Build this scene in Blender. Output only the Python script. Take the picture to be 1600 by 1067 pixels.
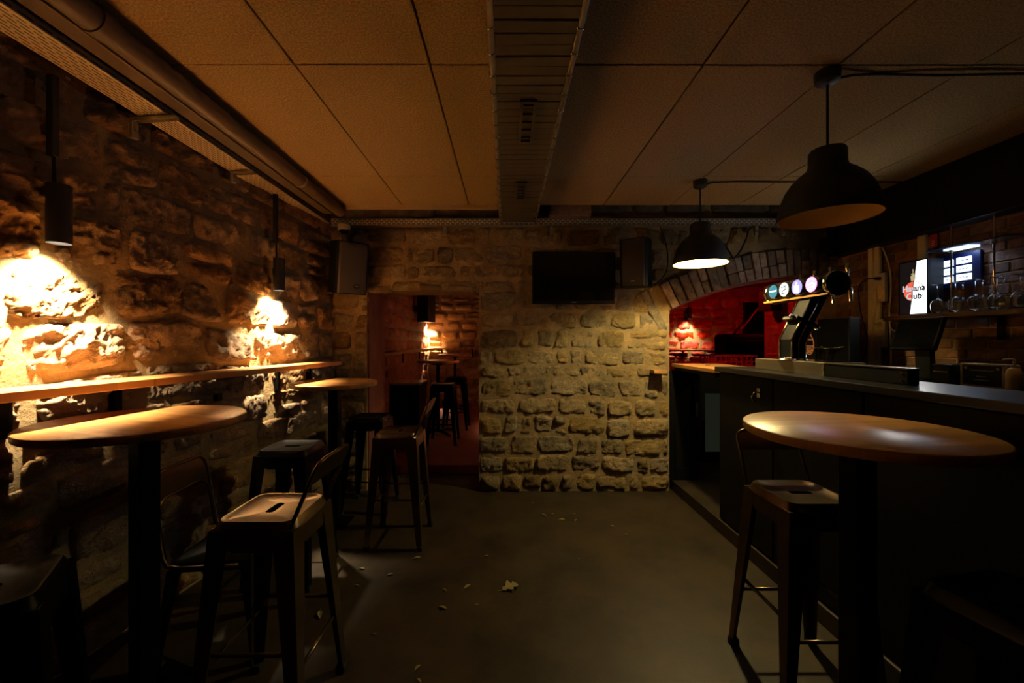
import bpy, bmesh, math, random
from mathutils import Vector, Matrix, noise
random.seed(7)
PI = math.pi
scn = bpy.context.scene
COL = scn.collection
for o in list(bpy.data.objects):
    bpy.data.objects.remove(o)

# ------------------------------------------------------------------ camera, world, exposure
CH = 1.45                       # camera height
cam = bpy.data.cameras.new('camera')
cam.sensor_width = 36
cam.lens = 627 / 1600 * 36
cam.shift_x = 0.005
cam.clip_start = 0.02
camo = bpy.data.objects.new('camera', cam)
camo.location = (0, 0, CH)
camo.rotation_euler = (PI / 2, 0, 0)
COL.objects.link(camo)
scn.camera = camo
vs = scn.view_settings
scn.display_settings.display_device = 'sRGB'
vs.view_transform = 'Standard'
vs.look = 'None'
vs.exposure = 0.0
vs.gamma = 1.0
vs.use_curve_mapping = False
w = bpy.data.worlds.new('world')
scn.world = w
w.use_nodes = True
w.node_tree.nodes['Background'].inputs[0].default_value = (0.02, 0.017, 0.013, 1)
w.node_tree.nodes['Background'].inputs[1].default_value = 0.1
scn.cycles.max_bounces = 10
scn.cycles.diffuse_bounces = 6
scn.cycles.glossy_bounces = 4
scn.cycles.transmission_bounces = 6
scn.cycles.sample_clamp_indirect = 60.0
scn.cycles.caustics_reflective = False
scn.cycles.caustics_refractive = False
scn.cycles.use_denoising = True

# light energies (watts) and colours
E_SPOT, E_SPOT_FAR, E_BACK = 430.0, 400.0, 480.0
E_PEND, E_PEND_NEAR, E_RED = 74.0, 0.03, 60.0
C_WARM = (1.0, 0.775, 0.49)
C_PEND = (1.0, 0.86, 0.40)

# ------------------------------------------------------------------ materials
def mat(name, col, rough=0.6, metal=0.0, var=0.0, vscale=8.0, bump=0.0, bscale=60.0, objvar=0.0,
        col2=None, emit=None, estr=0.0, spec=0.5, detail=6.0, stretch=None, coat=0.0, bdist=0.02):
    m = bpy.data.materials.new(name)
    m.use_nodes = True
    nt = m.node_tree
    N, L = nt.nodes, nt.links
    b = N['Principled BSDF']
    b.inputs['Base Color'].default_value = (*col, 1)
    b.inputs['Roughness'].default_value = rough
    b.inputs['Metallic'].default_value = metal
    b.inputs['Specular IOR Level'].default_value = spec
    b.inputs['Coat Weight'].default_value = coat
    if emit:
        b.inputs['Emission Color'].default_value = (*emit, 1)
        b.inputs['Emission Strength'].default_value = estr
    if var or bump or objvar:
        tc = N.new('ShaderNodeTexCoord')
        vec = tc.outputs['Object']
        if stretch:
            mp = N.new('ShaderNodeMapping')
            mp.inputs['Scale'].default_value = stretch
            L.new(vec, mp.inputs['Vector'])
            vec = mp.outputs['Vector']
    if var or objvar:
        n = N.new('ShaderNodeTexNoise')
        n.inputs['Scale'].default_value = vscale
        n.inputs['Detail'].default_value = detail
        n.inputs['Roughness'].default_value = 0.65
        L.new(vec, n.inputs['Vector'])
        r = N.new('ShaderNodeMapRange')
        r.inputs['From Min'].default_value = 0.3
        r.inputs['From Max'].default_value = 0.7
        L.new(n.outputs['Fac'], r.inputs['Value'])
        mx = N.new('ShaderNodeMix')
        mx.data_type = 'RGBA'
        c2 = col2 or tuple(max(0, c * (1 - var)) for c in col)
        mx.inputs['A'].default_value = (*c2, 1)
        mx.inputs['B'].default_value = (*col, 1)
        L.new(r.outputs['Result'], mx.inputs['Factor'])
        out = mx.outputs['Result']
        if objvar:
            oi = N.new('ShaderNodeObjectInfo')
            h = N.new('ShaderNodeHueSaturation')
            r2 = N.new('ShaderNodeMapRange')
            r2.inputs['To Min'].default_value = 1 - objvar
            r2.inputs['To Max'].default_value = 1 + objvar * 0.6
            L.new(oi.outputs['Random'], r2.inputs['Value'])
            L.new(r2.outputs['Result'], h.inputs['Value'])
            r3 = N.new('ShaderNodeMath')
            r3.operation = 'MULTIPLY'
            r3.inputs[1].default_value = 7.31
            L.new(oi.outputs['Random'], r3.inputs[0])
            r4 = N.new('ShaderNodeMath')
            r4.operation = 'FRACT'
            L.new(r3.outputs[0], r4.inputs[0])
            r5 = N.new('ShaderNodeMapRange')
            r5.inputs['To Min'].default_value = 0.75
            r5.inputs['To Max'].default_value = 1.12
            L.new(r4.outputs[0], r5.inputs['Value'])
            L.new(r5.outputs['Result'], h.inputs['Saturation'])
            L.new(out, h.inputs['Color'])
            out = h.outputs['Color']
        L.new(out, b.inputs['Base Color'])
    if bump:
        n2 = N.new('ShaderNodeTexNoise')
        n2.inputs['Scale'].default_value = bscale
        n2.inputs['Detail'].default_value = 8
        n2.inputs['Roughness'].default_value = 0.7
        L.new(vec, n2.inputs['Vector'])
        bp = N.new('ShaderNodeBump')
        bp.inputs['Strength'].default_value = bump
        bp.inputs['Distance'].default_value = bdist
        L.new(n2.outputs['Fac'], bp.inputs['Height'])
        L.new(bp.outputs['Normal'], b.inputs['Normal'])
    return m

def emis(name, col, strength):
    m = bpy.data.materials.new(name)
    m.use_nodes = True
    nt = m.node_tree
    nt.nodes.clear()
    e = nt.nodes.new('ShaderNodeEmission')
    e.inputs[0].default_value = (*col, 1)
    e.inputs[1].default_value = strength
    o = nt.nodes.new('ShaderNodeOutputMaterial')
    nt.links.new(e.outputs[0], o.inputs[0])
    return m

def slotted(name, ax, ay, base, slot, bw, rh, ms):
    """galvanised sheet punched with rows of slots (brick texture: brick = slot, mortar = metal)"""
    m = mat(name, base, 0.5, 0.35)
    nt = m.node_tree
    N, L = nt.nodes, nt.links
    tc = N.new('ShaderNodeTexCoord')
    sp = N.new('ShaderNodeSeparateXYZ')
    L.new(tc.outputs['Object'], sp.inputs[0])
    cb = N.new('ShaderNodeCombineXYZ')
    L.new(sp.outputs[ax], cb.inputs[0])
    L.new(sp.outputs[ay], cb.inputs[1])
    br = N.new('ShaderNodeTexBrick')
    br.inputs['Scale'].default_value = 1.0
    br.inputs['Brick Width'].default_value = bw
    br.inputs['Row Height'].default_value = rh
    br.inputs['Mortar Size'].default_value = ms
    br.inputs['Mortar Smooth'].default_value = 0.1
    br.inputs['Color1'].default_value = (*slot, 1)
    br.inputs['Color2'].default_value = (*slot, 1)
    br.inputs['Mortar'].default_value = (*base, 1)
    L.new(cb.outputs[0], br.inputs['Vector'])
    L.new(br.outputs['Color'], N['Principled BSDF'].inputs['Base Color'])
    return m

def glassmat(name, tint=(1, 1, 1), rough=0.02):
    m = mat(name, tint, rough)
    b = m.node_tree.nodes['Principled BSDF']
    b.inputs['Transmission Weight'].default_value = 1.0
    b.inputs['IOR'].default_value = 1.45
    return m

def woodmat(name, c1, c2, rough, ax=0, plank=0.04, coat=0.0):
    """boards glued side by side: per-strip tone and fine grain along axis ax"""
    m = mat(name, c1, rough, coat=coat)
    nt = m.node_tree
    N, L = nt.nodes, nt.links
    tc = N.new('ShaderNodeTexCoord')
    mp = N.new('ShaderNodeMapping')
    s = [1, 1, 1]
    s[ax] = 0.06
    mp.inputs['Scale'].default_value = s
    L.new(tc.outputs['Object'], mp.inputs['Vector'])
    n = N.new('ShaderNodeTexNoise')
    n.inputs['Scale'].default_value = 70
    n.inputs['Detail'].default_value = 6
    L.new(mp.outputs[0], n.inputs['Vector'])
    sp = N.new('ShaderNodeSeparateXYZ')
    L.new(tc.outputs['Object'], sp.inputs[0])
    cb = N.new('ShaderNodeCombineXYZ')
    L.new(sp.outputs[ax], cb.inputs[0])
    L.new(sp.outputs[1 - ax if ax < 2 else 0], cb.inputs[1])
    br = N.new('ShaderNodeTexBrick')
    br.inputs['Scale'].default_value = 1.0
    br.inputs['Brick Width'].default_value = 0.35
    br.inputs['Row Height'].default_value = plank
    br.inputs['Mortar Size'].default_value = 0.0004
    br.inputs['Color1'].default_value = (*c1, 1)
    br.inputs['Color2'].default_value = (*[a * 0.66 for a in c1], 1)
    br.inputs['Mortar'].default_value = (*[a * 0.5 for a in c1], 1)
    L.new(cb.outputs[0], br.inputs['Vector'])
    mx = N.new('ShaderNodeMix')
    mx.data_type = 'RGBA'
    mx.inputs['B'].default_value = (*c2, 1)
    L.new(br.outputs['Color'], mx.inputs['A'])
    r = N.new('ShaderNodeMapRange')
    r.inputs['From Min'].default_value = 0.45
    r.inputs['From Max'].default_value = 0.75
    r.inputs['To Max'].default_value = 0.6
    L.new(n.outputs['Fac'], r.inputs['Value'])
    L.new(r.outputs['Result'], mx.inputs['Factor'])
    L.new(mx.outputs['Result'], N['Principled BSDF'].inputs['Base Color'])
    return m

M = {}
M['stone_l'] = mat('warm_limestone', (0.56, 0.375, 0.195), 0.9, var=0.65, vscale=13, detail=10, bump=1.0, bscale=42, bdist=0.035, objvar=0.3, spec=0.2, col2=(0.32, 0.19, 0.088))
M['stone_b'] = mat('grey_limestone', (0.44, 0.32, 0.15), 0.9, var=0.65, vscale=13, detail=10, bump=1.0, bscale=45, bdist=0.035, objvar=0.35, spec=0.2, col2=(0.25, 0.172, 0.078))
M['mortar'] = mat('lime_mortar', (0.42, 0.30, 0.15), 0.95, var=0.5, vscale=6, bump=0.8, bscale=30, spec=0.1)
M['stone_red'] = mat('red_painted_stone', (0.62, 0.05, 0.022), 0.45, var=0.55, vscale=8, bump=0.5, bscale=30, objvar=0.25, spec=0.4)
M['stone_rust'] = mat('rust_painted_stone', (0.36, 0.115, 0.05), 0.7, var=0.5, vscale=6, bump=0.6, bscale=30, objvar=0.2, spec=0.3)
M['mauve'] = mat('mauve_painted_jamb', (0.30, 0.115, 0.085), 0.75, var=0.45, vscale=6, bump=0.5, bscale=18, spec=0.3)
M['brick_r'] = mat('brown_brick', (0.38, 0.185, 0.085), 0.85, var=0.5, vscale=14, bump=0.6, bscale=60, objvar=0.35, spec=0.2)
M['brick_a'] = mat('weathered_arch_brick', (0.48, 0.375, 0.265), 0.85, var=0.55, vscale=14, bump=0.7, bscale=60, objvar=0.5, spec=0.2, col2=(0.20, 0.11, 0.075))
M['plaster'] = mat('torn_plaster', (0.22, 0.16, 0.10), 0.9, var=0.55, vscale=8, bump=0.7, bscale=25, spec=0.2)
M['dark_plaster'] = mat('dark_plaster', (0.05, 0.042, 0.034), 0.95, var=0.4, vscale=5, bump=0.4, bscale=20, spec=0.1)
M['panel'] = mat('wood_wool_panel', (0.80, 0.58, 0.27), 0.95, var=0.55, vscale=120, bump=0.9, bscale=160, spec=0.1, detail=2)
M['seam'] = mat('ceiling_seam_dark', (0.03, 0.02, 0.012), 0.95)
M['floor'] = mat('worn_concrete', (0.056, 0.038, 0.019), 0.5, var=0.7, vscale=3.0, bump=0.12, bscale=18, spec=0.4)
M['floor_red'] = mat('red_painted_floor', (0.22, 0.062, 0.035), 0.6, var=0.4, vscale=3, bump=0.15, bscale=20, spec=0.3)
M['table'] = woodmat('oiled_bamboo', (0.64, 0.31, 0.095), (0.38, 0.155, 0.04), 0.36, 0, 0.035)
M['ledge'] = woodmat('oiled_pine', (0.60, 0.28, 0.09), (0.42, 0.18, 0.055), 0.36, 1, 0.06)
M['shelfwood'] = woodmat('brown_shelf_wood', (0.20, 0.095, 0.035), (0.12, 0.055, 0.02), 0.5, 1, 0.08)
M['trimwood'] = mat('pale_trim_board', (0.50, 0.36, 0.20), 0.7, var=0.3, vscale=10, stretch=(0.1, 1, 1))
M['gunmetal'] = mat('gunmetal_steel', (0.18, 0.118, 0.06), 0.3, 0.85, var=0.35, vscale=6, spec=0.5)
M['blacksteel'] = mat('black_steel', (0.004, 0.0037, 0.0034), 0.33, 0.0, spec=0.09, var=0.3, vscale=5)
M['black'] = mat('black_lacquer', (0.006, 0.0055, 0.005), 0.45, spec=0.25, var=0.3, vscale=4)
M['blackwood'] = mat('black_stained_wood', (0.008, 0.007, 0.0055), 0.7, spec=0.12, var=0.4, vscale=14, stretch=(1, 0.1, 1))
M['bartop'] = mat('black_bar_top', (0.013, 0.012, 0.013), 0.32, var=0.35, vscale=20, stretch=(1, 0.08, 1), spec=0.4)
M['shade'] = mat('matt_black_enamel', (0.016, 0.015, 0.015), 0.55)
M['gold'] = mat('gold_lining', (0.58, 0.35, 0.12), 0.5, 0.1)
M['dim_gold'] = mat('dim_gold_lining', (0.50, 0.25, 0.045), 0.5, 0.1)  # gold lining darkened to hold the near pendant's dimness in its colour
M['galv'] = mat('galvanised_steel', (0.42, 0.37, 0.28), 0.45, 0.55, var=0.35, vscale=12)
M['duct'] = mat('dull_grey_duct', (0.17, 0.145, 0.10), 0.5, 0.35, var=0.35, vscale=7, bump=0.1, bscale=20)
M['tray_y'] = slotted('slotted_tray_bottom', 1, 0, (0.55, 0.46, 0.30), (0.05, 0.035, 0.02), 0.05, 0.017, 0.006)
M['tray_ys'] = slotted('shaded_tray_side', 1, 2, (0.20, 0.155, 0.105), (0.03, 0.022, 0.015), 0.06, 0.022, 0.008)  # same sheet as the bottom, with the side's shade put into the colour
M['tray_x'] = slotted('slotted_tray_front', 0, 2, (0.62, 0.58, 0.50), (0.04, 0.035, 0.03), 0.046, 0.018, 0.0055)
M['pipe'] = mat('brown_painted_pipe', (0.13, 0.092, 0.055), 0.5, var=0.3, vscale=5)
M['chrome'] = mat('chrome', (0.75, 0.73, 0.70), 0.12, 1.0)
M['steel'] = mat('brushed_steel', (0.36, 0.32, 0.25), 0.34, 0.9, var=0.25, vscale=40, stretch=(1, 0.03, 1))
M['plastic_b'] = mat('black_plastic', (0.005, 0.005, 0.005), 0.45, spec=0.25)
M['matte'] = mat('matt_black_coating', (0.004, 0.004, 0.004), 0.6, spec=0.1)
M['speaker'] = mat('charcoal_speaker_grille', (0.05, 0.04, 0.033), 0.6, 0.1, bump=0.15, bscale=400)
M['screen'] = mat('dark_tv_glass', (0.004, 0.004, 0.004), 0.08)
M['white'] = mat('off_white_plastic', (0.78, 0.68, 0.50), 0.5)
M['cream'] = mat('cream_enamel', (0.78, 0.62, 0.34), 0.45)
M['rubber'] = mat('black_rubber', (0.012, 0.012, 0.012), 0.8)
M['darkdome'] = mat('smoked_dome', (0.01, 0.008, 0.008), 0.08)
M['glass'] = glassmat('clear_glass')
M['frost'] = glassmat('pale_blue_shelf_glass', (0.8, 0.9, 1.0), 0.15)
M['red_pl'] = mat('glossy_red_plastic', (0.55, 0.012, 0.02), 0.15, spec=0.8)
M['redlabel'] = mat('red_notice', (0.42, 0.03, 0.02), 0.6)
M['bluelabel'] = mat('blue_notice_strip', (0.04, 0.05, 0.16), 0.6)
M['leaf'] = mat('dry_pale_leaf', (0.34, 0.27, 0.10), 0.8, var=0.4, vscale=40)
M['stoneblock'] = mat('pinkish_block', (0.34, 0.22, 0.16), 0.9, var=0.5, vscale=20, bump=0.6, bscale=40)
M['e_lamp'] = emis('lamp_disc_glow', (1.0, 0.82, 0.6), 30)
M['e_bulb'] = emis('pendant_bulb_glow', C_PEND, 40)
M['e_bulb_dim'] = emis('dim_bulb_glow', (1.0, 0.6, 0.2), 0.4)
M['e_white'] = emis('sign_white_glow', (0.95, 0.97, 1.0), 2.2)
M['sign_dark'] = mat('sign_smoked_face', (0.02, 0.017, 0.02), 0.2, emit=(0.5, 0.42, 0.46), estr=0.012)
M['e_signred'] = emis('sign_red_glow', (1.0, 0.16, 0.09), 0.85)
M['e_signgold'] = emis('sign_gold_glow', (0.85, 0.7, 0.35), 0.55)
M['e_ltgrey'] = emis('sign_pale_glow', (0.8, 0.78, 0.8), 0.8)
M['ink'] = mat('black_ink', (0.01, 0.01, 0.01), 0.6)
M['e_reflection'] = emis('reflected_row_glow', (0.60, 0.74, 1.0), 2.6)
M['reflection_blue'] = mat('dark_blue_panel', (0.003, 0.006, 0.03), 0.3, emit=(0.0, 0.03, 0.25), estr=0.025)
M['e_led'] = emis('blue_white_led_strip', (0.45, 0.62, 1.0), 5)
M['e_pink'] = emis('pink_badge_glow', (1.0, 0.26, 0.70), 3.0)
M['e_pinkw'] = emis('pale_pink_badge_glow', (1.0, 0.62, 0.88), 2.6)
M['e_violet'] = emis('violet_badge_glow', (0.40, 0.36, 1.0), 1.5)
M['e_vwhite'] = emis('pale_violet_badge_glow', (0.85, 0.85, 1.0), 2.2)
M['e_wht'] = emis('white_badge_glow', (0.82, 0.90, 0.85), 1.3)
M['e_blue'] = mat('blue_badge_face', (0.02, 0.10, 0.22), 0.2, emit=(0.03, 0.20, 0.42), estr=0.35)
M['e_orange'] = emis('orange_emblem_glow', (0.75, 0.24, 0.06), 0.35)
M['e_fridge'] = emis('fridge_inner_glow', (0.32, 0.38, 0.24), 0.03)

# ------------------------------------------------------------------ mesh helpers
class MB:
    def __init__(self):
        self.v, self.f = [], []
    def add(self, vs, fs):
        n = len(self.v)
        self.v += [tuple(p) for p in vs]
        self.f += [tuple(i + n for i in f) for f in fs]
        return self
    def box(self, x0, x1, y0, y1, z0, z1):
        return self.add([(x0, y0, z0), (x1, y0, z0), (x1, y1, z0), (x0, y1, z0), (x0, y0, z1), (x1, y0, z1), (x1, y1, z1), (x0, y1, z1)],
                        [(0, 3, 2, 1), (4, 5, 6, 7), (0, 1, 5, 4), (1, 2, 6, 5), (2, 3, 7, 6), (3, 0, 4, 7)])
    def prism(self, pts, axis, a0, a1):
        """extrude a 2D polygon along axis (0,1,2); pts are the two other coordinates in order"""
        def mk(p, a):
            q = list(p)
            q.insert(axis, a)
            return q
        n = len(pts)
        vs = [mk(p, a0) for p in pts] + [mk(p, a1) for p in pts]
        fs = [tuple(range(n)), tuple(range(2 * n - 1, n - 1, -1))]
        fs += [(i, i + n, (i + 1) % n + n, (i + 1) % n) for i in range(n)]
        return self.add(vs, fs)
    def tube(self, pts, r, n=8, cap=True):
        pts = [Vector(p) for p in pts]
        k = len(pts)
        rs = r if isinstance(r, (list, tuple)) else [r] * k
        prev = None
        rings = []
        for i, p in enumerate(pts):
            t = (pts[min(i + 1, k - 1)] - pts[max(i - 1, 0)]).normalized()
            if prev is None:
                a = Vector((0, 0, 1)) if abs(t.z) < 0.9 else Vector((1, 0, 0))
            else:
                a = prev
            u = (a - t * a.dot(t)).normalized()
            prev = u
            v = t.cross(u)
            rings.append([p + (u * math.cos(2 * PI * j / n) + v * math.sin(2 * PI * j / n)) * rs[i] for j in range(n)])
        vs = [q for ring in rings for q in ring]
        fs = [(i * n + j, i * n + (j + 1) % n, (i + 1) * n + (j + 1) % n, (i + 1) * n + j) for i in range(k - 1) for j in range(n)]
        if cap:
            fs += [tuple(range(n - 1, -1, -1)), tuple(range((k - 1) * n, k * n))]
        return self.add(vs, fs)
    def lathe(self, prof, n=32, c=(0, 0, 0), ax=2):
        vs, fs = [], []
        for (r, z) in prof:
            for j in range(n):
                a = 2 * PI * j / n
                p = [r * math.cos(a), r * math.sin(a)]
                p.insert(ax, z)
                vs.append((p[0] + c[0], p[1] + c[1], p[2] + c[2]))
        for i in range(len(prof) - 1):
            for j in range(n):
                fs.append((i * n + j, i * n + (j + 1) % n, (i + 1) * n + (j + 1) % n, (i + 1) * n + j))
        return self.add(vs, fs)
    def cyl(self, c, r, h, n=24, ax=2, r2=None):
        r2 = r if r2 is None else r2
        return self.lathe([(1e-5, 0), (r, 0), (r2, h), (1e-5, h)], n, c, ax)
    def build(self, name, m, parent=None, smooth=False, bevel=0.0, loc=None, rot=None, seg=2, fixn=True):
        me = bpy.data.meshes.new(name)
        me.from_pydata(self.v, [], self.f)
        if fixn or bevel:
            bm = bmesh.new()
            bm.from_mesh(me)
            bmesh.ops.remove_doubles(bm, verts=bm.verts, dist=1e-6)
            if bevel:
                es = [e for e in bm.edges if len(e.link_faces) == 2 and e.calc_face_angle(0) > 0.6]
                bmesh.ops.bevel(bm, geom=es, offset=bevel, segments=seg, affect='EDGES', profile=0.5)
            if fixn:
                bmesh.ops.recalc_face_normals(bm, faces=bm.faces)
            bm.to_mesh(me)
            bm.free()
        me.materials.append(m)
        if smooth:
            me.shade_smooth()
            if smooth == 'angle':
                me.set_sharp_from_angle(angle=0.7)
        o = bpy.data.objects.new(name, me)
        COL.objects.link(o)
        if parent:
            o.parent = parent
        if loc:
            o.location = loc
        if rot:
            o.rotation_euler = rot
        return o

def tag(o, label, cat, group=None):
    o['label'] = label
    o['category'] = cat
    if group:
        o['group'] = group
    return o

def thing(name, label, cat, loc=(0, 0, 0), rotz=0.0, group=None):
    o = bpy.data.objects.new(name, None)
    o.empty_display_size = 0.05
    COL.objects.link(o)
    o.location = loc
    o.rotation_euler = (0, 0, rotz)
    return tag(o, label, cat, group)

def struct(o):
    o['kind'] = 'structure'
    return o

def copy_tree(o, parent=None):
    c = o.copy()
    COL.objects.link(c)
    if parent:
        c.parent = parent
    for ch in [x for x in bpy.data.objects if x.parent == o]:
        copy_tree(ch, c)
    return c

def add_light(name, kind, loc, energy, col, parent=None, rot=None, **kw):
    l = bpy.data.lights.new(name, kind)
    l.energy = energy
    l.color = col
    for k, v in kw.items():
        setattr(l, k, v)
    o = bpy.data.objects.new(name, l)
    COL.objects.link(o)
    o.location = loc
    if rot:
        o.rotation_euler = rot
    if parent:
        o.parent = parent
    return o

# ------------------------------------------------------------------ stone masonry
def stone(parent, name, m, O, U, Nn, u0, u1, v0, v1, res=0.02, depth=0.04, rough=0.012, jitter=0.018, warp=None, seed=0, roundk=0.10, wave=0.0, tilt=0.05):
    W, H = u1 - u0, v1 - v0
    nu = max(4, min(44, int(W / res)))
    nv = max(4, min(34, int(H / res)))
    rj = lambda: random.uniform(-jitter, jitter)
    cs = [(u0 + rj() * .5, v0 + rj() * .5), (u1 + rj() * .5, v0 + rj() * .5), (u1 + rj() * .5, v1 + rj() * .5), (u0 + rj() * .5, v1 + rj() * .5)]
    depth = depth((u0 + u1) / 2, (v0 + v1) / 2) if callable(depth) else depth
    D = depth * random.uniform(0.45, 1.25)
    tx, ty = random.uniform(-tilt, tilt), random.uniform(-tilt, tilt * 1.6)
    off = Vector((random.uniform(0, 50), random.uniform(0, 50), seed))
    cu, cv = (u0 + u1) / 2, (v0 + v1) / 2
    c3 = Vector(O) + Vector(U) * cu + Vector((0, 0, cv))
    vs, fs = [], []
    Uv, Nv = Vector(U), Vector(Nn)
    er = random.uniform(0.012, 0.03)
    for j in range(nv + 1):
        for i in range(nu + 1):
            s, t = i / nu, j / nv
            x, y = 2 * s - 1, 2 * t - 1
            x2 = x * (1 - roundk * y * y * abs(x))
            y2 = y * (1 - roundk * 1.4 * x * x * abs(y))
            s2, t2 = (x2 + 1) / 2, (y2 + 1) / 2
            u = (cs[0][0] * (1 - s2) + cs[1][0] * s2) * (1 - t2) + (cs[3][0] * (1 - s2) + cs[2][0] * s2) * t2
            v = (cs[0][1] * (1 - s2) + cs[3][1] * 0 + cs[1][1] * s2) * (1 - t2) + (cs[3][1] * (1 - s2) + cs[2][1] * s2) * t2
            e = min(s * W, (1 - s) * W, t * H, (1 - t) * H)
            q = Vector((u * 6, v * 6, 0)) + off
            n1 = noise.fractal(q, 1.0, 2.0, 5)
            n2 = noise.fractal(q * 3.7, 0.8, 2.2, 5)
            wob = noise.noise(q * 1.3) * 0.012
            if e <= 0:
                d = -0.022
            else:
                n3 = noise.fractal(q * 10.0, 0.9, 2.0, 3) if res < 0.02 else 0.0
                d = D * (1 - math.exp(-e / er)) + (n1 * 1.3 + n2 * 0.6 + n3 * 0.5) * rough * min(1, e / 0.012) + tx * (u - cu) + ty * (v - cv)
                d = max(d, -0.01)
            u += wob
            v += noise.noise(q * 1.3 + Vector((9, 3, 1))) * 0.010
            v += wave * noise.noise(Vector((u * 1.1, v * 0.7, 77))) * min(1, v * 2, )
            u += wave * noise.noise(Vector((v * 1.7, u * 0.5, 33))) * 0.6
            if warp:
                u, v = warp(u, v)
            vs.append(Uv * (u - cu) + Vector((0, 0, v - cv)) + Nv * d)
    for j in range(nv):
        for i in range(nu):
            a = j * (nu + 1) + i
            fs.append((a, a + 1, a + nu + 2, a + nu + 1))
    me = bpy.data.meshes.new(name)
    me.from_pydata(vs, [], fs)
    # orient towards the room
    if me.polygons and Uv.cross(Vector((0, 0, 1))).dot(Nv) < 0:
        me.flip_normals()
    me.shade_smooth()
    me.materials.append(m)
    o = bpy.data.objects.new(name, me)
    COL.objects.link(o)
    o.parent = parent
    o.location = c3
    return o

def stone_rows(parent, m, O, U, Nn, ulen, levels, hrange, wrange, holes=(), res=0.02, skip=None, warp=None, gap=0.014, seed=1, name='stone', **kw):
    """levels: forced course heights (bottom..top); holes: (u0,u1,v0,v1)"""
    st = random.getstate()
    random.seed(seed)
    nst = 0
    for a, b in zip(levels[:-1], levels[1:]):
        n = max(1, round((b - a) / ((hrange[0] + hrange[1]) / 2)))
        ws = [random.uniform(*hrange) for _ in range(n)]
        k = (b - a) / sum(ws)
        v = a
        for h in ws:
            h *= k
            segs = [(ulen[0], ulen[1])]
            for (h0, h1, g0, g1) in holes:
                if v < g1 - 0.01 and v + h > g0 + 0.01:
                    ns = []
                    for (p, q) in segs:
                        if h1 <= p or h0 >= q:
                            ns.append((p, q))
                        else:
                            if h0 > p + .03: ns.append((p, h0))
                            if h1 < q - .03: ns.append((h1, q))
                    segs = ns
            for (p, q) in segs:
                us = [p]
                while us[-1] < q:
                    us.append(us[-1] + random.uniform(*wrange))
                if len(us) > 2 and q - us[-2] < wrange[0] * 0.6:
                    us.pop(-2)
                us[-1] = q
                for x0, x1 in zip(us[:-1], us[1:]):
                    parts = [(v, v + h)]
                    if h > 0.19 and random.random() < 0.22:      # a tall course broken by two thin stones
                        c = v + h * random.uniform(0.4, 0.6)
                        parts = [(v, c), (c, v + h)]
                    for (y0, y1) in parts:
                        if skip and skip((x0 + x1) / 2, (y0 + y1) / 2):
                            continue
                        r = res((x0 + x1) / 2) if callable(res) else res
                        stone(parent, name, m, O, U, Nn, x0 + gap / 2, x1 - gap / 2, y0 + gap / 2, y1 - gap / 2, r, warp=warp, seed=nst, **kw)
                        nst += 1
            v += h
    random.setstate(st)
    return nst

# ------------------------------------------------------------------ room constants
YF = 3.87            # face of the far wall
ZC = CH + 1.225      # underside of ceiling panels
XR = 3.17            # right wall
def XL(y): return -2.112 + 0.1117 * y
WALLT = 0.56         # thickness of the far wall
DX0, DX1, DZ = -1.358, -0.272, 1.93       # doorway
AX0 = 1.575                                # left jamb of the arch
ACX, ACZ, AR = 2.944, -0.883, 2.969        # arch circle
BFZ = 0.10           # raised floor behind the bar
RFZ = 0.085          # floor of the rear room
YB = 8.60            # far wall of the rear rooms

# ---- floors
fl = struct(MB().box(-2.4, 3.4, -1.6, YF + WALLT, -0.1, 0.0).build('floor', M['floor']))
fr = struct(MB().box(-2.6, 6.2, YF + WALLT, 9.0, -0.1, RFZ).build('floor_rear', M['floor_red']))
fb = struct(MB().box(1.61, XR, -1.6, YF + WALLT, 0.0, BFZ).build('floor_bar', M['floor'], bevel=0.006))

# ---- ceiling: backing slab + wood-wool panels
ce = struct(MB().box(-2.6, 3.4, -1.6, 3.606, ZC + 0.02, ZC + 0.12).build('ceiling', M['seam']))
xs = [-2.14 - 0.6 + 0.6 * i + 0.0 for i in range(11)]
xs = [-2.741, -2.141, -1.541, -0.941, -0.340, 0.266, 0.870, 1.470, 2.070, 2.670, 3.27]
ys = [-1.822, -0.622, 0.578, 1.778, 2.977, 3.606]
g = 0.0038
for x0, x1 in zip(xs[:-1], xs[1:]):
    for y0, y1 in zip(ys[:-1], ys[1:]):
        cx, cy = (x0 + x1) / 2, (y0 + y1) / 2
        hx, hy = (x1 - x0) / 2 - g, (y1 - y0) / 2 - g
        dz = random.uniform(-0.0015, 0.0015)
        MB().box(-hx, hx, -hy, hy, 0, 0.02).build('panel', M['panel'], ce, bevel=0.002, seg=1, loc=(cx, cy, ZC + dz))
# soffit over the bare strip between ceiling and far wall, and ceiling of rear rooms
so = struct(MB().box(-2.6, 3.4, 3.606, YF + WALLT, 2.86, 2.96).build('ceiling_recess', M['dark_plaster']))
cr = struct(MB().box(-2.6, 6.2, YF + WALLT, 9.0, 2.62, 2.72).build('ceiling_rear', M['dark_plaster']))

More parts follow.
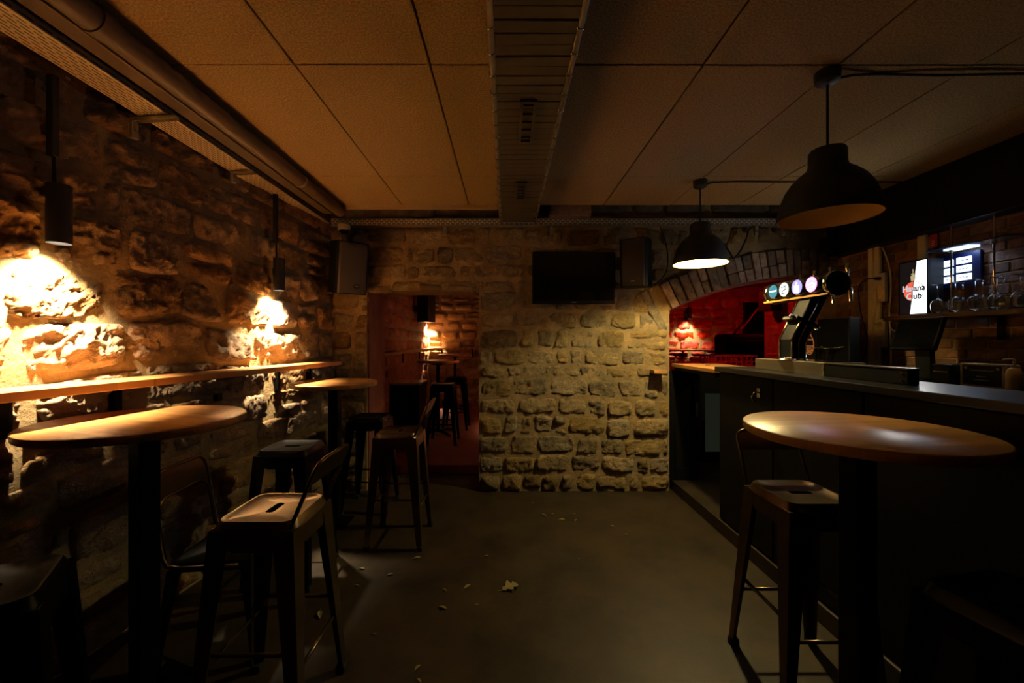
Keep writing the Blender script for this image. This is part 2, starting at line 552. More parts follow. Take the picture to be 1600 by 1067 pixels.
# ---- left wall
ul = Vector((0.1117, 1, 0)).normalized()
nl = Vector((1, -0.1117, 0)).normalized()
ol = Vector((XL(0.0), 0, 0)) - nl * 0.022
y_of = lambda u: u * ul.y
p0, p1 = ol + ul * -1.6, ol + ul * 4.6
wl = MB().prism([(p0.x, p0.y), (p1.x, p1.y), (p1.x - .3, p1.y), (p0.x - .3, p0.y)], 2, 0, 2.9)
wl = struct(wl.build('wall_left', M['mortar']))
def res_left(u): return 0.0105 if 1.3 < u < 2.5 else (0.015 if u < 4 and u > 1.2 else 0.03)
stone_rows(wl, M['stone_l'], ol, ul, nl, (0.55, 3.96), [0.0, 1.30, 2.66], (0.17, 0.25), (0.26, 0.52), res=res_left, seed=11, depth=0.026, rough=0.023, tilt=0.13, wave=0.06, jitter=0.03)

# ---- far wall ("wall_back"): masonry body with doorway and arch
YM = YF + 0.02
def arch_z(x, R=AR):
    d = R * R - (x - ACX) ** 2
    return ACZ + math.sqrt(max(d, 0))
b = MB()
b.box(XL(YM) - .35, DX0, YM, YF + WALLT, 0, 2.9)
b.box(DX0, DX1, YM, YF + WALLT, DZ + 0.03, 2.9)
b.box(DX1, AX0, YM, YF + WALLT, 0, 2.9)
pts = [(AX0, 2.9)] + [(x, arch_z(x)) for x in [AX0 + (XR - AX0) * i / 20 for i in range(21)]] + [(XR, 2.9)]
b.prism(pts, 1, YM, YF + WALLT)
wb = struct(b.build('wall_back', M['mortar'], bevel=0))
RO = AR + 0.275
def warp_arch(u, v):
    if u > AX0 - 0.15:
        dx, dz = u - ACX, v - ACZ
        r = math.hypot(dx, dz)
        if r < RO and v > 1.6:
            k = RO / r
            return ACX + dx * k, ACZ + dz * k
    return u, v
def skip_arch(u, v):
    return (u > AX0 - 0.09 and v > 1.66 and math.hypot(u - ACX, v - ACZ) < RO + 0.03)
nback = stone_rows(wb, M['stone_b'], (0, YM, 0), (1, 0, 0), (0, -1, 0), (XL(YF) - 0.02, XR),
           [0.0, DZ, 2.56], (0.125, 0.215), (0.13, 0.40),
           holes=[(DX0, DX1, 0, DZ), (AX0, XR, 0, 1.86)], res=0.0135, warp=warp_arch, skip=skip_arch, seed=5, depth=lambda u, v: 0.030 if v < 1.0 else 0.014, rough=0.017, roundk=0.13, wave=0.05, jitter=0.03)
# upper ragged course behind the cable tray
stone_rows(wb, M['plaster'], (0, YM, 0), (1, 0, 0), (0, -1, 0), (-0.12, XR), [2.64, 2.86], (0.2, 0.22), (0.3, 0.6), res=0.03, seed=9, depth=0.03, rough=0.02)
# lintel stones (flat arch edge of the doorway)
x = DX0
random.seed(21)
while x < DX1 - 0.02:
    x1 = min(DX1, x + random.uniform(0.22, 0.36))
    cxm = (x + x1) / 2
    sag = 0.035 * (1 - ((cxm - (DX0 + DX1) / 2) / 0.55) ** 2)
    stone(wb, 'lintel_stone', M['stone_b'], (0, YM, 0), (1, 0, 0), (0, -1, 0), x + .005, x1 - .005, DZ - 0.015 + sag, DZ + 0.05 + sag, 0.015, depth=0.04, seed=40)
    x = x1
# voussoirs of the brick arch: soldier bricks standing on the curve
random.seed(33)
th0 = math.acos((AX0 + 0.012 - ACX) / AR)
th1 = math.acos((XR - ACX) / AR)
th = th0
while th > th1 + 0.012:
    wdt = random.uniform(0.068, 0.098) / AR
    t2 = max(th - wdt, th1)
    two = random.random() < 0.4
    cuts = [AR + 0.004, AR + 0.13 + random.uniform(-.02, .02), AR + 0.262] if two else [AR + 0.004, AR + 0.262 + random.uniform(-.012, .012)]
    for r0, r1 in zip(cuts[:-1], cuts[1:]):
        a0, a1 = th - 0.0018, t2 + 0.0018
        r1 -= 0.006
        pr = random.uniform(0.0, 0.024)
        m_ = MB()
        q = [(ACX + r0 * math.cos(a0), ACZ + r0 * math.sin(a0)), (ACX + r0 * math.cos(a1), ACZ + r0 * math.sin(a1)),
             (ACX + r1 * math.cos(a1), ACZ + r1 * math.sin(a1)), (ACX + r1 * math.cos(a0), ACZ + r1 * math.sin(a0))]
        m_.prism(q, 1, YF - 0.02 - pr, YM + 0.06)
        m_.build('arch_brick', M['brick_a'], wb, bevel=0.007)
    th = t2
# painted lining of the doorway's left jamb and the underside of the opening
tj = struct(MB().box(DX0 - 0.005, DX0 + 0.012, YF + 0.05, YF + WALLT, 0.0, DZ + 0.02).build('trim_1', M['mauve']))
# red paint inside the arch
pts = [(x, arch_z(x) - 0.004) for x in [AX0 + 0.02 + (XR - AX0 - .02) * i / 24 for i in range(25)]]
pts += [(x, z - 0.02) for (x, z) in reversed(pts)]
tr = struct(MB().prism(pts, 1, YF + 0.10, YF + WALLT + .02).build('trim_2', M['stone_red']))

# plaster beam, pale board and rubble in the recess between ceiling and far wall
tb = struct(MB().box(-1.70, -0.02, 3.60, 3.625, ZC - 0.035, ZC + 0.02).build('trim_3', M['trimwood'], bevel=0.004))
random.seed(3)
bmx = MB()
nx = 28
pv = []
for j in range(6):
    for i in range(nx + 1):
        x = -1.72 + 1.02 * i / nx
        z = 2.575 + 0.19 * j / 5
        e = 0.0 if 0 < i < nx else 0.0
        d = 0.03 * noise.noise(Vector((x * 7, z * 9, 2))) + 0.012 * noise.noise(Vector((x * 25, z * 25, 5)))
        xx = x + (0.05 * noise.noise(Vector((z * 20, 3, 1))) if i == nx else 0)
        pv.append((xx, 3.80 + d, z))
pf = [(j * (nx + 1) + i, j * (nx + 1) + i + 1, (j + 1) * (nx + 1) + i + 1, (j + 1) * (nx + 1) + i) for j in range(5) for i in range(nx)]
n0 = len(pv)
pv += [(x, 3.90, z) for (x, y, z) in pv]
pf += [tuple(i + n0 for i in reversed(f)) for f in pf]
rim = [i for i in range(nx + 1)]
pf += [(i + 1, i, i + n0, i + 1 + n0) for i in range(nx)]
top = [5 * (nx + 1) + i for i in range(nx)]
pf += [(i, i + 1, i + 1 + n0, i + n0) for i in top]
pf += [((j + 1) * (nx + 1) + nx, j * (nx + 1) + nx, j * (nx + 1) + nx + n0, (j + 1) * (nx + 1) + nx + n0) for j in range(5)]
tp = struct(bmx.add(pv, pf).build('trim_4', M['plaster'], smooth=True))
blk = MB().box(-0.19, 0.19, -0.06, 0.06, 0, 0.115).build('stone_block', M['stoneblock'], bevel=0.012, loc=(0.585, 3.74, 2.60))
tag(blk, 'pinkish block wedged in the gap beside the duct end, above the television', 'block')

# ---- right wall of bricks
wr = struct(MB().box(XR, XR + 0.25, -1.6, 4.93, 0, 2.9).build('wall_right', M['mortar']))
random.seed(17)
v = 1.12
r_ = 0
while v < 2.32:
    y = 2.20 + (0.115 if r_ % 2 else 0.0)
    while y < YF - 0.02:
        y1 = min(y + random.uniform(0.2, 0.225), YF + 0.0)
        pr = random.uniform(0.004, 0.010)
        MB().box(-pr, 0.02, -(y1 - y) / 2 + .006, (y1 - y) / 2 - .006, -0.0315, 0.0315).build('brick', M['brick_r'], wr, bevel=0.005, seg=1,
            loc=(XR, (y + y1) / 2, v + 0.035 + random.uniform(-.002, .002)))
        y = y1
    v += 0.07
    r_ += 1
# red painted stretch of that wall beyond the arch
stone_rows(wr, M['stone_red'], (XR, 0, 0), (0, 1, 0), (-1, 0, 0), (YF + WALLT + .02, 4.92), [0.95, 2.3], (0.07, 0.09), (0.18, 0.26), res=0.03, seed=4, depth=0.016, rough=0.008, name='brick')

tq = struct(MB().box(XR - 0.006, XR + 0.01, YF + WALLT, 4.93, 0.1, 2.6).build('trim_5', M['stone_red']))
# ---- wall behind the camera (closes the room)
wf = struct(MB().box(-2.8, 3.4, -1.8, -1.6, 0, 2.9).build('wall_front', M['mortar']))

# ---- rear rooms: left wall, far wall, right end
pA, pB = Vector((-1.70, 4.30, 0)), Vector((-1.72, YB, 0))
ww = struct(MB().box(-2.0, -1.70, YF + WALLT, 9.0, 0, 2.7).build('wall_west', M['stone_rust']))
stone_rows(ww, M['stone_rust'], (-1.70, 0, 0), (0, 1, 0), (1, 0, 0), (4.6, YB), [RFZ, 2.3], (0.17, 0.23), (0.3, 0.5), res=0.04, seed=8, depth=0.015, rough=0.014)
wn = struct(MB().box(-2.0, 6.2, YB, 9.0, 0, 2.7).build('wall_north', M['mortar']))
stone_rows(wn, M['stone_b'], (0, YB, 0), (1, 0, 0), (0, -1, 0), (-1.68, 0.2), [RFZ, 2.5], (0.17, 0.23), (0.25, 0.42), res=0.03, seed=14, depth=0.045, rough=0.014)
stone_rows(wn, M['stone_red'], (0, YB, 0), (1, 0, 0), (0, -1, 0), (2.6, 5.25), [0.8, 2.4], (0.19, 0.26), (0.3, 0.55), res=0.03, seed=15, depth=0.02, rough=0.024, wave=0.05)
wp = struct(MB().box(0.6, 0.85, YF + WALLT, YB, 0, 2.7).build('wall_middle', M['stone_rust']))
we = struct(MB().box(6.0, 6.2, YF + WALLT, 9.0, 0, 2.7).build('wall_east', M['dark_plaster']))
wk = struct(MB().box(XR, 6.2, 4.93 - 0.25, 4.93, 0, 2.7).build('wall_south', M['stone_red']))
# dark passage at the end of the red room: frame, door leaf and a rail
dp = struct(MB().box(5.06, 5.12, YB - 0.10, YB, RFZ, 2.28).box(5.86, 5.92, YB - 0.10, YB, RFZ, 2.28).box(5.06, 5.92, YB - 0.10, YB, 2.22, 2.28).build('door_1', M['black']))
MB().box(5.12, 5.86, YB - 0.05, YB - 0.01, RFZ, 2.22).build('door_leaf', M['black'], dp)
MB().tube([(5.2, YB - 0.09, 1.05), (5.2, YB - 0.13, 1.1), (5.2, YB - 0.13, 1.3), (5.2, YB - 0.09, 1.35)], 0.012).build('door_handle', M['chrome'], dp, smooth=True)

# ------------------------------------------------------------------ ceiling services
# wide flat duct under the ceiling, with ribs, flanges, clips and two inspection grilles
du = thing('ceiling_duct', 'wide flat grey ribbed duct running along the middle of the ceiling', 'duct', (0.10, 1.05, CH + 1.10))
DW = 0.16
MB().box(-DW + .012, DW - .012, -2.6, 2.65, 0, 0.12).build('casing', M['dark_plaster'], du, bevel=0.01)
rib = None
for i in range(48):
    y = -0.12 + i * 0.058
    if i == 0:
        rib = MB().box(-DW + .014, DW - .014, -0.0284, 0.0284, -0.007, 0.004).build('rib', M['duct'], du, bevel=0.003, seg=1)
        rib.location = (0, y, 0)
    else:
        r2 = rib.copy()
        COL.objects.link(r2)
        r2.location = (0, y + random.uniform(-.004, .004), 0)
        r2.rotation_euler = (random.uniform(-.03, .03), 0, random.uniform(-.015, .015))
for s in (-1, 1):
    MB().tube([(s * (DW - 0.004), -2.6, 0.004), (s * (DW - 0.004), 2.65, 0.004)], 0.014, 10).build('edge_flange', M['galv'], du, smooth=True)
clip = None
for s in (-1, 1):
    for i in range(20):
        y = 0.1 + i * 0.125
        if clip is None:
            c_ = MB()
            c_.lathe([(0.0165, -0.004), (0.0185, -0.002), (0.0185, 0.002), (0.0165, 0.004)], 12, (0, 0, 0), 1)
            clip = c_.build('clip', M['chrome'], du, smooth=True)
            o_ = clip
        else:
            o_ = clip.copy()
            COL.objects.link(o_)
        o_.location = (s * (DW - 0.004), y, 0.004)
        o_.rotation_euler = (0, 0, s * 0.25)
for (yc, ln) in ((0.95, 0.36), (1.85, 0.30)):
    gq = MB()
    w_ = 0.028
    gq.box(-w_ - .01, w_ + .01, yc - ln / 2 - .01, yc - ln / 2 + .006, -0.02, 0.002).box(-w_ - .01, w_ + .01, yc + ln / 2 - .006, yc + ln / 2 + .01, -0.02, 0.002)
    gq.box(-w_ - .01, -w_ + .004, yc - ln / 2, yc + ln / 2, -0.02, 0.002).box(w_ - .004, w_ + .01, yc - ln / 2, yc + ln / 2, -0.02, 0.002)
    fo = gq.build('grille_frame', M['duct'], du)
    MB().box(-w_, w_, yc - ln / 2, yc + ln / 2, -0.004, -0.001).build('grille_opening', M['black'], fo)
    for k in range(5):
        yy = yc - ln / 2 + ln * (k + 0.5) / 5
        MB().box(-w_, w_, yy - .006, yy + .006, -0.016, -0.006).build('slat', M['duct'], fo)

# left: slotted tray, boxed trunking, brown pipe
tl = thing('cable_tray', 'slotted metal cable tray along the left edge of the ceiling', 'cable tray', (-1.73, 1.2, CH + 1.108))
MB().prism([(-0.073, -2.7), (0.073, -2.7), (0.073, 2.60), (XL(3.80) + 1.73 - 0.012, 2.60), (-0.073, 1.55)], 2, -0.002, 0.002).build('tray_bottom', M['tray_y'], tl)
MB().box(0.071, 0.075, -2.7, 2.62, 0, 0.058).build('tray_side', M['tray_ys'], tl)
MB().box(-0.075, -0.071, -2.7, 1.6, 0, 0.058).build('tray_side', M['tray_ys'], tl)
MB().tube([(0.0745, -2.7, 0.0), (0.0745, 2.62, 0.0)], 0.004, 6).build('folded_edge', M['galv'], tl)
kt = MB().box(-1.64, -1.555, -1.5, 3.58, ZC - 0.088, ZC - 0.004).build('trunking', M['pipe'], bevel=0.006)
tag(kt, 'long brown square trunking between the slotted tray and round pipe', 'trunking')
pp = thing('ceiling_pipe', 'brown round pipe with a coupling along the ceiling edge', 'pipe', (-1.497, 1.0, ZC - 0.058))
MB().tube([(0, -2.5, 0), (0, 2.6, 0)], 0.05, 20).build('pipe_run', M['pipe'], pp, smooth='angle')
MB().lathe([(0.05, -0.03), (0.056, -0.028), (0.056, 0.028), (0.05, 0.03)], 24, (0, 0.47, 0), 1).build('coupling', M['pipe'], pp, smooth='angle')
MB().lathe([(0.05, -0.012), (0.0535, -0.01), (0.0535, 0.01), (0.05, 0.012)], 24, (0, 1.9, 0), 1).build('pipe_clamp', M['galv'], pp, smooth='angle')

def bracket(name, label, loc, rotz, arm, drop, col='galv'):
    t = thing(name, label, 'bracket', loc, rotz)
    MB().box(0, arm, -0.014, 0.014, -0.004, 0.0).box(0, arm, -0.014, -0.011, -0.018, 0).box(0, arm, 0.011, 0.014, -0.018, 0).build('arm', M[col], t)
    MB().box(-0.008, 0.016, -0.016, 0.016, -drop, 0).build('wall_plate', M[col], t, bevel=0.003)
    MB().cyl((0.016, 0, -drop * 0.6), 0.007, 0.008, 8, 0).build('bolt', M['steel'], t)
    return t
aw = math.atan2(-0.1117, 1)
bracket('tray_bracket', 'metal bracket with clamp under the tray, upper left by the near lamp', (XL(1.98) + 0.045, 1.98, CH + 1.098), aw, 0.24, 0.10)
bracket('tray_bracket', 'small metal bracket under the left tray, midway between the two wall lamps', (XL(2.60) + 0.045, 2.60, CH + 1.098), aw, 0.15, 0.07)

# far wall: slotted channel, with hanging clamps
tx = thing('cable_channel', 'narrow slotted steel channel running across the top of the far stone wall', 'cable channel', (0.55, 3.77, 2.545))
MB().box(-2.22, 2.22, -0.002, 0.002, 0, 0.058).build('channel_face', M['tray_x'], tx)
MB().box(-2.22, 2.22, 0.002, 0.075, -0.002, 0.002).build('channel_bottom', M['galv'], tx)
MB().box(-2.22, 2.22, -0.004, 0.004, -0.003, 0.004).box(-2.22, 2.22, -0.004, 0.004, 0.054, 0.061).build('folded_edge', M['galv'], tx)
for (x, lab) in ((-0.585, 'steel clamp under the slotted channel above the doorway'), (0.42, 'steel clamp under the slotted channel above the television'),
                 (2.36, 'steel clamp under the slotted channel beside a bent cable'), (2.62, 'dark steel clamp under the channel right end, beside the near lamp shade')):
    t = thing('channel_clamp', lab, 'clamp', (x, 3.80, 2.54))
    MB().box(-0.016, 0.016, -0.012, 0.02, -0.085, 0.002).build('strap', M['galv'], t, bevel=0.003)
    MB().cyl((0, -0.02, -0.05), 0.008, 0.01, 8, 1).build('bolt', M['steel'], t)

def cable(name, label, pts, r=0.006, m='rubber', n=6):
    # smooth a polyline with Catmull-Rom
    P = [Vector(p) for p in pts]
    out = []
    for i in range(len(P) - 1):
        a, b_, c, d = P[max(i - 1, 0)], P[i], P[i + 1], P[min(i + 2, len(P) - 1)]
        for k in range(6):
            t = k / 6
            out.append(0.5 * ((2 * b_) + (c - a) * t + (2 * a - 5 * b_ + 4 * c - d) * t * t + (3 * b_ - a - 3 * c + d) * t ** 3))
    out.append(P[-1])
    o = MB().tube(out, r, n).build(name, M[m], smooth=True)
    if label:
        tag(o, label, 'cable')
    return o, out
cable('speaker_cable', 'thin black cable looping from the channel to the right wall speaker', [(1.45, 3.80, 2.54), (1.50, 3.80, 2.40), (1.52, 3.79, 2.25), (1.50, 3.79, 2.10), (1.40, 3.79, 1.99), (1.32, 3.79, 2.00)], 0.006)
cable('wall_cable', 'dark cable bent down over the start of the brick arch', [(2.40, 3.80, 2.54), (2.30, 3.795, 2.52), (2.26, 3.79, 2.42), (2.20, 3.785, 2.30), (2.14, 3.785, 2.24), (2.10, 3.79, 2.30), (2.05, 3.795, 2.38)], 0.009)

# ------------------------------------------------------------------ wall lamps
def wall_lamp(label, y, zb, energy, off=0.075, h=0.24, r=0.039, x=None, ztop=2.55, face=None, group=None, cone=100):
    X = (XL(y) + off) if x is None else x
    t = thing('wall_lamp', label, 'lamp', (X, y, zb))
    o = MB()
    o.lathe([(r - 0.004, 0.012), (r - 0.003, 0.0), (r, 0.0), (r, h), (0.001, h)], 28)
    o.build('body', M['shade'], t, smooth='angle')
    MB().cyl((0, 0, 0.014), r - 0.005, 0.004, 24).build('lamp_disc', M['e_lamp'], t)
    dx = -off + 0.03 if face is None else face[0]
    dy = 0 if face is None else face[1]
    MB().box(min(dx, 0) - 0.001, max(dx, 0) + 0.001, min(dy, 0) - 0.008, max(dy, 0) + 0.008, h * 0.5, h * 0.7).build('mount', M['shade'], t)
    MB().tube([(dx * .45, dy * .45, h - 0.01), (dx * .5, dy * .5, h + 0.1), (dx * .6, dy * .6, h + 0.18)], 0.006, 8).build('cord', M['rubber'], t, smooth=True)
    MB().box(dx * .6 - 0.014, dx * .6 + 0.014, dy * .6 - 0.014, dy * .6 + 0.014, h + 0.12, ztop - zb).build('conduit', M['shade'], t, bevel=0.003)
    tl_ = math.radians(15)
    rt = (0, tl_ if face is None or face[0] < 0 else -tl_, 0) if face is None or face[0] else (tl_, 0, 0)      # the beam leans towards the wall
    add_light('lamp_light', 'SPOT', (0, 0, 0.008), energy, C_WARM, t, rot=rt, spot_size=math.radians(cone), spot_blend=0.9, shadow_soft_size=0.034)
    return t
wall_lamp('black cylinder wall lamp nearest the camera, shining down on the rough stones', 1.66, 1.855, E_SPOT)
wall_lamp('black cylinder wall lamp further along, above the ledge end and rear table', 3.00, 1.83, E_SPOT_FAR)
wall_lamp('black cylinder wall lamp seen through the doorway in the rear room corner', 8.42, 1.86, E_BACK, x=-1.60, ztop=2.6, face=(-0.06, 0))
wall_lamp('black cylinder wall lamp on the red stone wall seen through the arch', 8.44, 1.93, E_BACK * 0.3, x=3.84, ztop=2.6, face=(0, 0.1))
# red lighting of the room behind the arch: a red lamp fixed to its ceiling
wall_lamp('added black cylinder wall lamp on the right wall of the rear room, out of view', 6.3, 1.86, E_BACK * 1.4, x=0.545, ztop=2.6, face=(0.05, 0))  # unseen lamp added to brighten the rear room and its floor
def red_lamp(label, loc, rot, e, cone):
    t = thing('red_spotlight', label, 'lamp', loc)
    t.rotation_euler = rot
    MB().lathe([(0.045, 0.0), (0.05, 0.0), (0.05, 0.14), (0.02, 0.16), (0.001, 0.16)], 20).build('body', M['shade'], t, smooth='angle')
    upv = Vector((0, 0, 2.622 - loc[2]))
    from mathutils import Euler
    lu = Euler(rot).to_matrix().transposed() @ upv
    MB().tube([(0, 0, 0.08), tuple(Vector((0, 0, 0.08)) + lu * 0.5), tuple(lu + Vector((0, 0, 0.03)))], 0.012, 10).build('mount', M['shade'], t, smooth=True)
    add_light('red_light', 'SPOT', (0, 0, 0.02), e, (1.0, 0.012, 0.008), t, spot_size=math.radians(cone), spot_blend=0.6, shadow_soft_size=0.04)
red_lamp('red spotlight on the rear ceiling aimed at the far red wall', (4.0, 5.4, 2.44), (math.radians(72), 0, 0), E_RED, 100)
red_lamp('red spotlight on the rear ceiling aimed at the brick beside the arch', (2.0, 4.85, 2.44), (math.radians(62), 0, math.radians(-92)), E_RED * 0.5, 60)

# ------------------------------------------------------------------ pendants
def pendant(label, x, y, zr, energy, bulb):
    t = thing('pendant_lamp', label, 'lamp', (x, y, zr))
    prof = [(0.196, 0.0), (0.195, 0.012), (0.191, 0.04), (0.180, 0.085), (0.163, 0.13), (0.138, 0.17), (0.108, 0.20), (0.088, 0.215), (0.077, 0.228), (0.073, 0.245), (0.072, 0.30), (0.066, 0.31), (0.001, 0.312)]
    MB().lathe(prof, 48).build('lamp_shade', M['shade'], t, smooth='angle')
    lining = M['gold'] if energy > 1 else M['dim_gold']
    inn = [(max(r - 0.004, 0.0005), z - 0.0035 if z > 0.05 else z + 0.001) for (r, z) in prof]
    MB().lathe(inn, 48).build('shade_lining', lining, t, smooth='angle')
    MB().lathe([(0.196, 0.0), (0.1975, 0.003), (0.196, 0.006)], 48).build('rim', M['shade'], t, smooth=True)
    MB().cyl((0, 0, 0.20), 0.025, 0.105, 16).build('socket', M['shade'], t, smooth='angle')
    bl = MB()
    bl.lathe([(0.001, -0.038), (0.02, -0.033), (0.033, -0.018), (0.038, 0), (0.033, 0.02), (0.02, 0.045), (0.014, 0.06), (0.001, 0.062)], 20, (0, 0, 0.145))
    bl.build('bulb', bulb, t, smooth=True)
    zc = ZC - zr
    MB().tube([(0, 0, 0.31), (0, 0, zc - 0.02)], 0.005, 8).build('cord', M['rubber'], t, smooth=True)
    MB().lathe([(0.001, zc - 0.06), (0.03, zc - 0.058), (0.048, zc - 0.045), (0.05, zc - 0.02), (0.05, zc), (0.001, zc)], 24).build('ceiling_rose', M['shade'], t, smooth='angle')
    MB().tube([(0.04, 0, zc - 0.03), (0.12, 0, zc - 0.014), (0.25, 0.006, zc - 0.006), (0.5, 0.0, zc - 0.016), (0.8, -0.004, zc - 0.012), (1.1, 0.0, zc - 0.007), (1.57, 0, zc - 0.012)] if y < 2.5 else
              [(0.04, 0, zc - 0.03), (0.1, 0.01, zc - 0.008), (0.3, 0.0, zc - 0.006), (0.6, 0.0, zc - 0.01), (1.0, 0.0, zc - 0.006), (1.56, 0, zc - 0.01)], 0.006, 6).build('ceiling_cable', M['rubber'], t, smooth=True)
    if energy:
        add_light('bulb_light', 'POINT', (0, 0, 0.10), energy, C_PEND, t, shadow_soft_size=0.035)
    return t
pendant('black dome pendant with brightly lit gold lining, hanging before the brick arch', 1.474, 3.06, 2.04, E_PEND, M['e_bulb'])
pendant('large black dome pendant near the camera with dim gold lining, over the right table', 1.457, 1.824, 2.01, E_PEND_NEAR, M['e_bulb_dim'])

# ------------------------------------------------------------------ wall ledge
lg = thing('wall_ledge', 'long narrow wooden ledge fixed along the left stone wall', 'ledge', (0, 0, 1.273))
LT = 1.273
def ledge_pts(d):   # d = distance from wall line
    return [(XL(y) + d, y) for y in (0.3, 3.70)]
a_, b_ = (XL(0.3) + 0.004, 0.3), (XL(3.66) + 0.032, 3.66)
c_, d_ = (XL(3.66) + 0.20, 3.66), (XL(0.3) + 0.235, 0.3)
MB().prism([a_, d_, c_, b_], 2, -0.036, 0.0).build('board', M['ledge'], lg, bevel=0.003)
for y in (0.8, 1.55, 1.95, 2.55, 3.1, 3.5):
    MB().box(XL(y) - 0.02, XL(y) + 0.006, y - 0.02, y + 0.02, -0.20, -0.036).box(XL(y) - 0.02, XL(y) + 0.15, y - 0.02, y + 0.02, -0.042, -0.036).build('shelf_bracket', M['blacksteel'], lg)

# ------------------------------------------------------------------ bar tables
def bar_table(label, x, y, z, r, rot=0.0, post='square', base=0.14, group=None, zf=0.0, thick=0.034):
    t = thing('bar_table', label, 'table', (x, y, zf), rot)
    z -= zf
    MB().lathe([(0.001, z), (r - 0.006, z), (r - 0.001, z - 0.004), (r, z - 0.01), (r - 0.002, z - thick + 0.006), (r - 0.008, z - thick), (0.001, z - thick)], 72).build('tabletop', M['table'], t, smooth='angle')
    MB().box(-0.075, 0.075, -0.075, 0.075, z - thick - 0.03, z - thick).build('mounting_plate', M['blacksteel'], t, bevel=0.004)
    if post == 'square':
        MB().box(-0.038, 0.038, -0.038, 0.038, 0.01, z - thick - 0.03).build('post', M['blacksteel'], t, bevel=0.004)
        MB().box(-base, base, -base, base, 0.0, 0.014).build('base_plate', M['blacksteel'], t, bevel=0.004)
    else:
        MB().tube([(0, 0, 0.04), (0, 0, z - thick - 0.03)], 0.028, 14).build('post', M['blacksteel'], t, smooth='angle')
        q = MB()
        for k in range(4):
            a = k * PI / 2 + PI / 4
            q.tube([(0, 0, 0.06), (math.cos(a) * base * .5, math.sin(a) * base * .5, 0.045), (math.cos(a) * base, math.sin(a) * base, 0.015)], [0.028, 0.02, 0.014], 10)
        q.build('cross_base', M['blacksteel'], t, smooth='angle')
    return t
bar_table('round wooden bar table on square black post under the near wall lamp', -1.505, 1.667, 1.13, 0.357, rot=-0.35)
bar_table('round wooden bar table against the wall beyond, under the far wall lamp', -1.372, 3.20, 1.13, 0.325, rot=0.0, base=0.115)
bar_table('round wooden bar table beside the black bar counter, below the large pendant', 1.238, 1.418, 1.145, 0.350, rot=0.1, base=0.12)
bar_table('slim round table deep in the rear room beside the lit stones', -1.05, 8.12, 1.195, 0.33, post='round', base=0.3, zf=RFZ)
bar_table('round table in the rear room in front of the red wall with black stools', -1.02, 5.95, 1.17, 0.31, post='round', base=0.3, zf=RFZ)

# ------------------------------------------------------------------ metal stools
def rounded_loop(hx, hy, r, z, n=5):
    out = []
    for (sx, sy, a0) in ((1, 1, 0), (-1, 1, PI / 2), (-1, -1, PI), (1, -1, 3 * PI / 2)):
        for k in range(n + 1):
            a = a0 + PI / 2 * k / n
            out.append((sx * (hx - r) + r * math.cos(a), sy * (hy - r) + r * math.sin(a), z))
    return out

def seat_mesh(hx, hy, z, lip=0.035, hole=True, flare=0.012):
    """pressed-steel seat: rolled rim, shallow dish, oval grip hole, turned-down lip"""
    bm = bmesh.new()
    loops = [rounded_loop(hx + flare, hy + flare, 0.05, z - lip), rounded_loop(hx, hy, 0.045, z - 0.006), rounded_loop(hx - .004, hy - .004, 0.042, z),
             rounded_loop(hx - 0.014, hy - 0.014, 0.035, z - 0.001), rounded_loop(hx - 0.022, hy - 0.022, 0.03, z - 0.006)]
    rings = [[bm.verts.new(p) for p in lp] for lp in loops]
    n = len(rings[0])
    for A, B in zip(rings[:-1], rings[1:]):
        for i in range(n):
            bm.faces.new((A[i], A[(i + 1) % n], B[(i + 1) % n], B[i]))
    inner = rings[-1]
    edges = [bm.edges.get((inner[i], inner[(i + 1) % n])) for i in range(n)]
    if hole:
        hl, hw = 0.048, 0.017
        hv = []
        for k in range(20):
            a = 2 * PI * k / 20
            cx_ = (hl - hw) * (1 if math.cos(a) > 0 else -1)
            hv.append(bm.verts.new((cx_ + hw * math.cos(a), hw * math.sin(a), z - 0.006)))
        he = [bm.edges.new((hv[i], hv[(i + 1) % 20])) for i in range(20)]
        edges += he
        lo = [bm.verts.new((v.co.x, v.co.y, z - 0.016)) for v in hv]
        for i in range(20):
            bm.faces.new((hv[i], hv[(i + 1) % 20], lo[(i + 1) % 20], lo[i]))
    bmesh.ops.triangle_fill(bm, use_beauty=True, use_dissolve=False, edges=edges)
    bmesh.ops.recalc_face_normals(bm, faces=bm.faces)
    me = bpy.data.meshes.new('seat')
    bm.to_mesh(me)
    bm.free()
    me.shade_smooth()
    me.set_sharp_from_angle(angle=0.9)
    return me

def obj_from(me, name, m, parent):
    if not me.materials:
        me.materials.append(m)
    o = bpy.data.objects.new(name, me)
    COL.objects.link(o)
    o.parent = parent
    return o

def leg_bm(sx, sy, hx, hy, z0, zt, splay, wt, wb):
    """tapered L-section sheet leg"""
    t = 0.004
    def sec(cx_, cy_, w_, z):
        return [(cx_, cy_, z), (cx_ - sx * w_, cy_, z), (cx_ - sx * w_, cy_ - sy * t, z), (cx_ - sx * t, cy_ - sy * t, z), (cx_ - sx * t, cy_ - sy * w_, z), (cx_, cy_ - sy * w_, z)]
    A = sec(sx * (hx + splay), sy * (hy + splay), wb, z0)
    B = sec(sx * hx, sy * hy, wt, zt)
    o = MB()
    o.add(A + B, [(0, 1, 2, 3, 4, 5), (11, 10, 9, 8, 7, 6)] + [(i, (i + 1) % 6, (i + 1) % 6 + 6, i + 6) for i in range(6)])
    return o

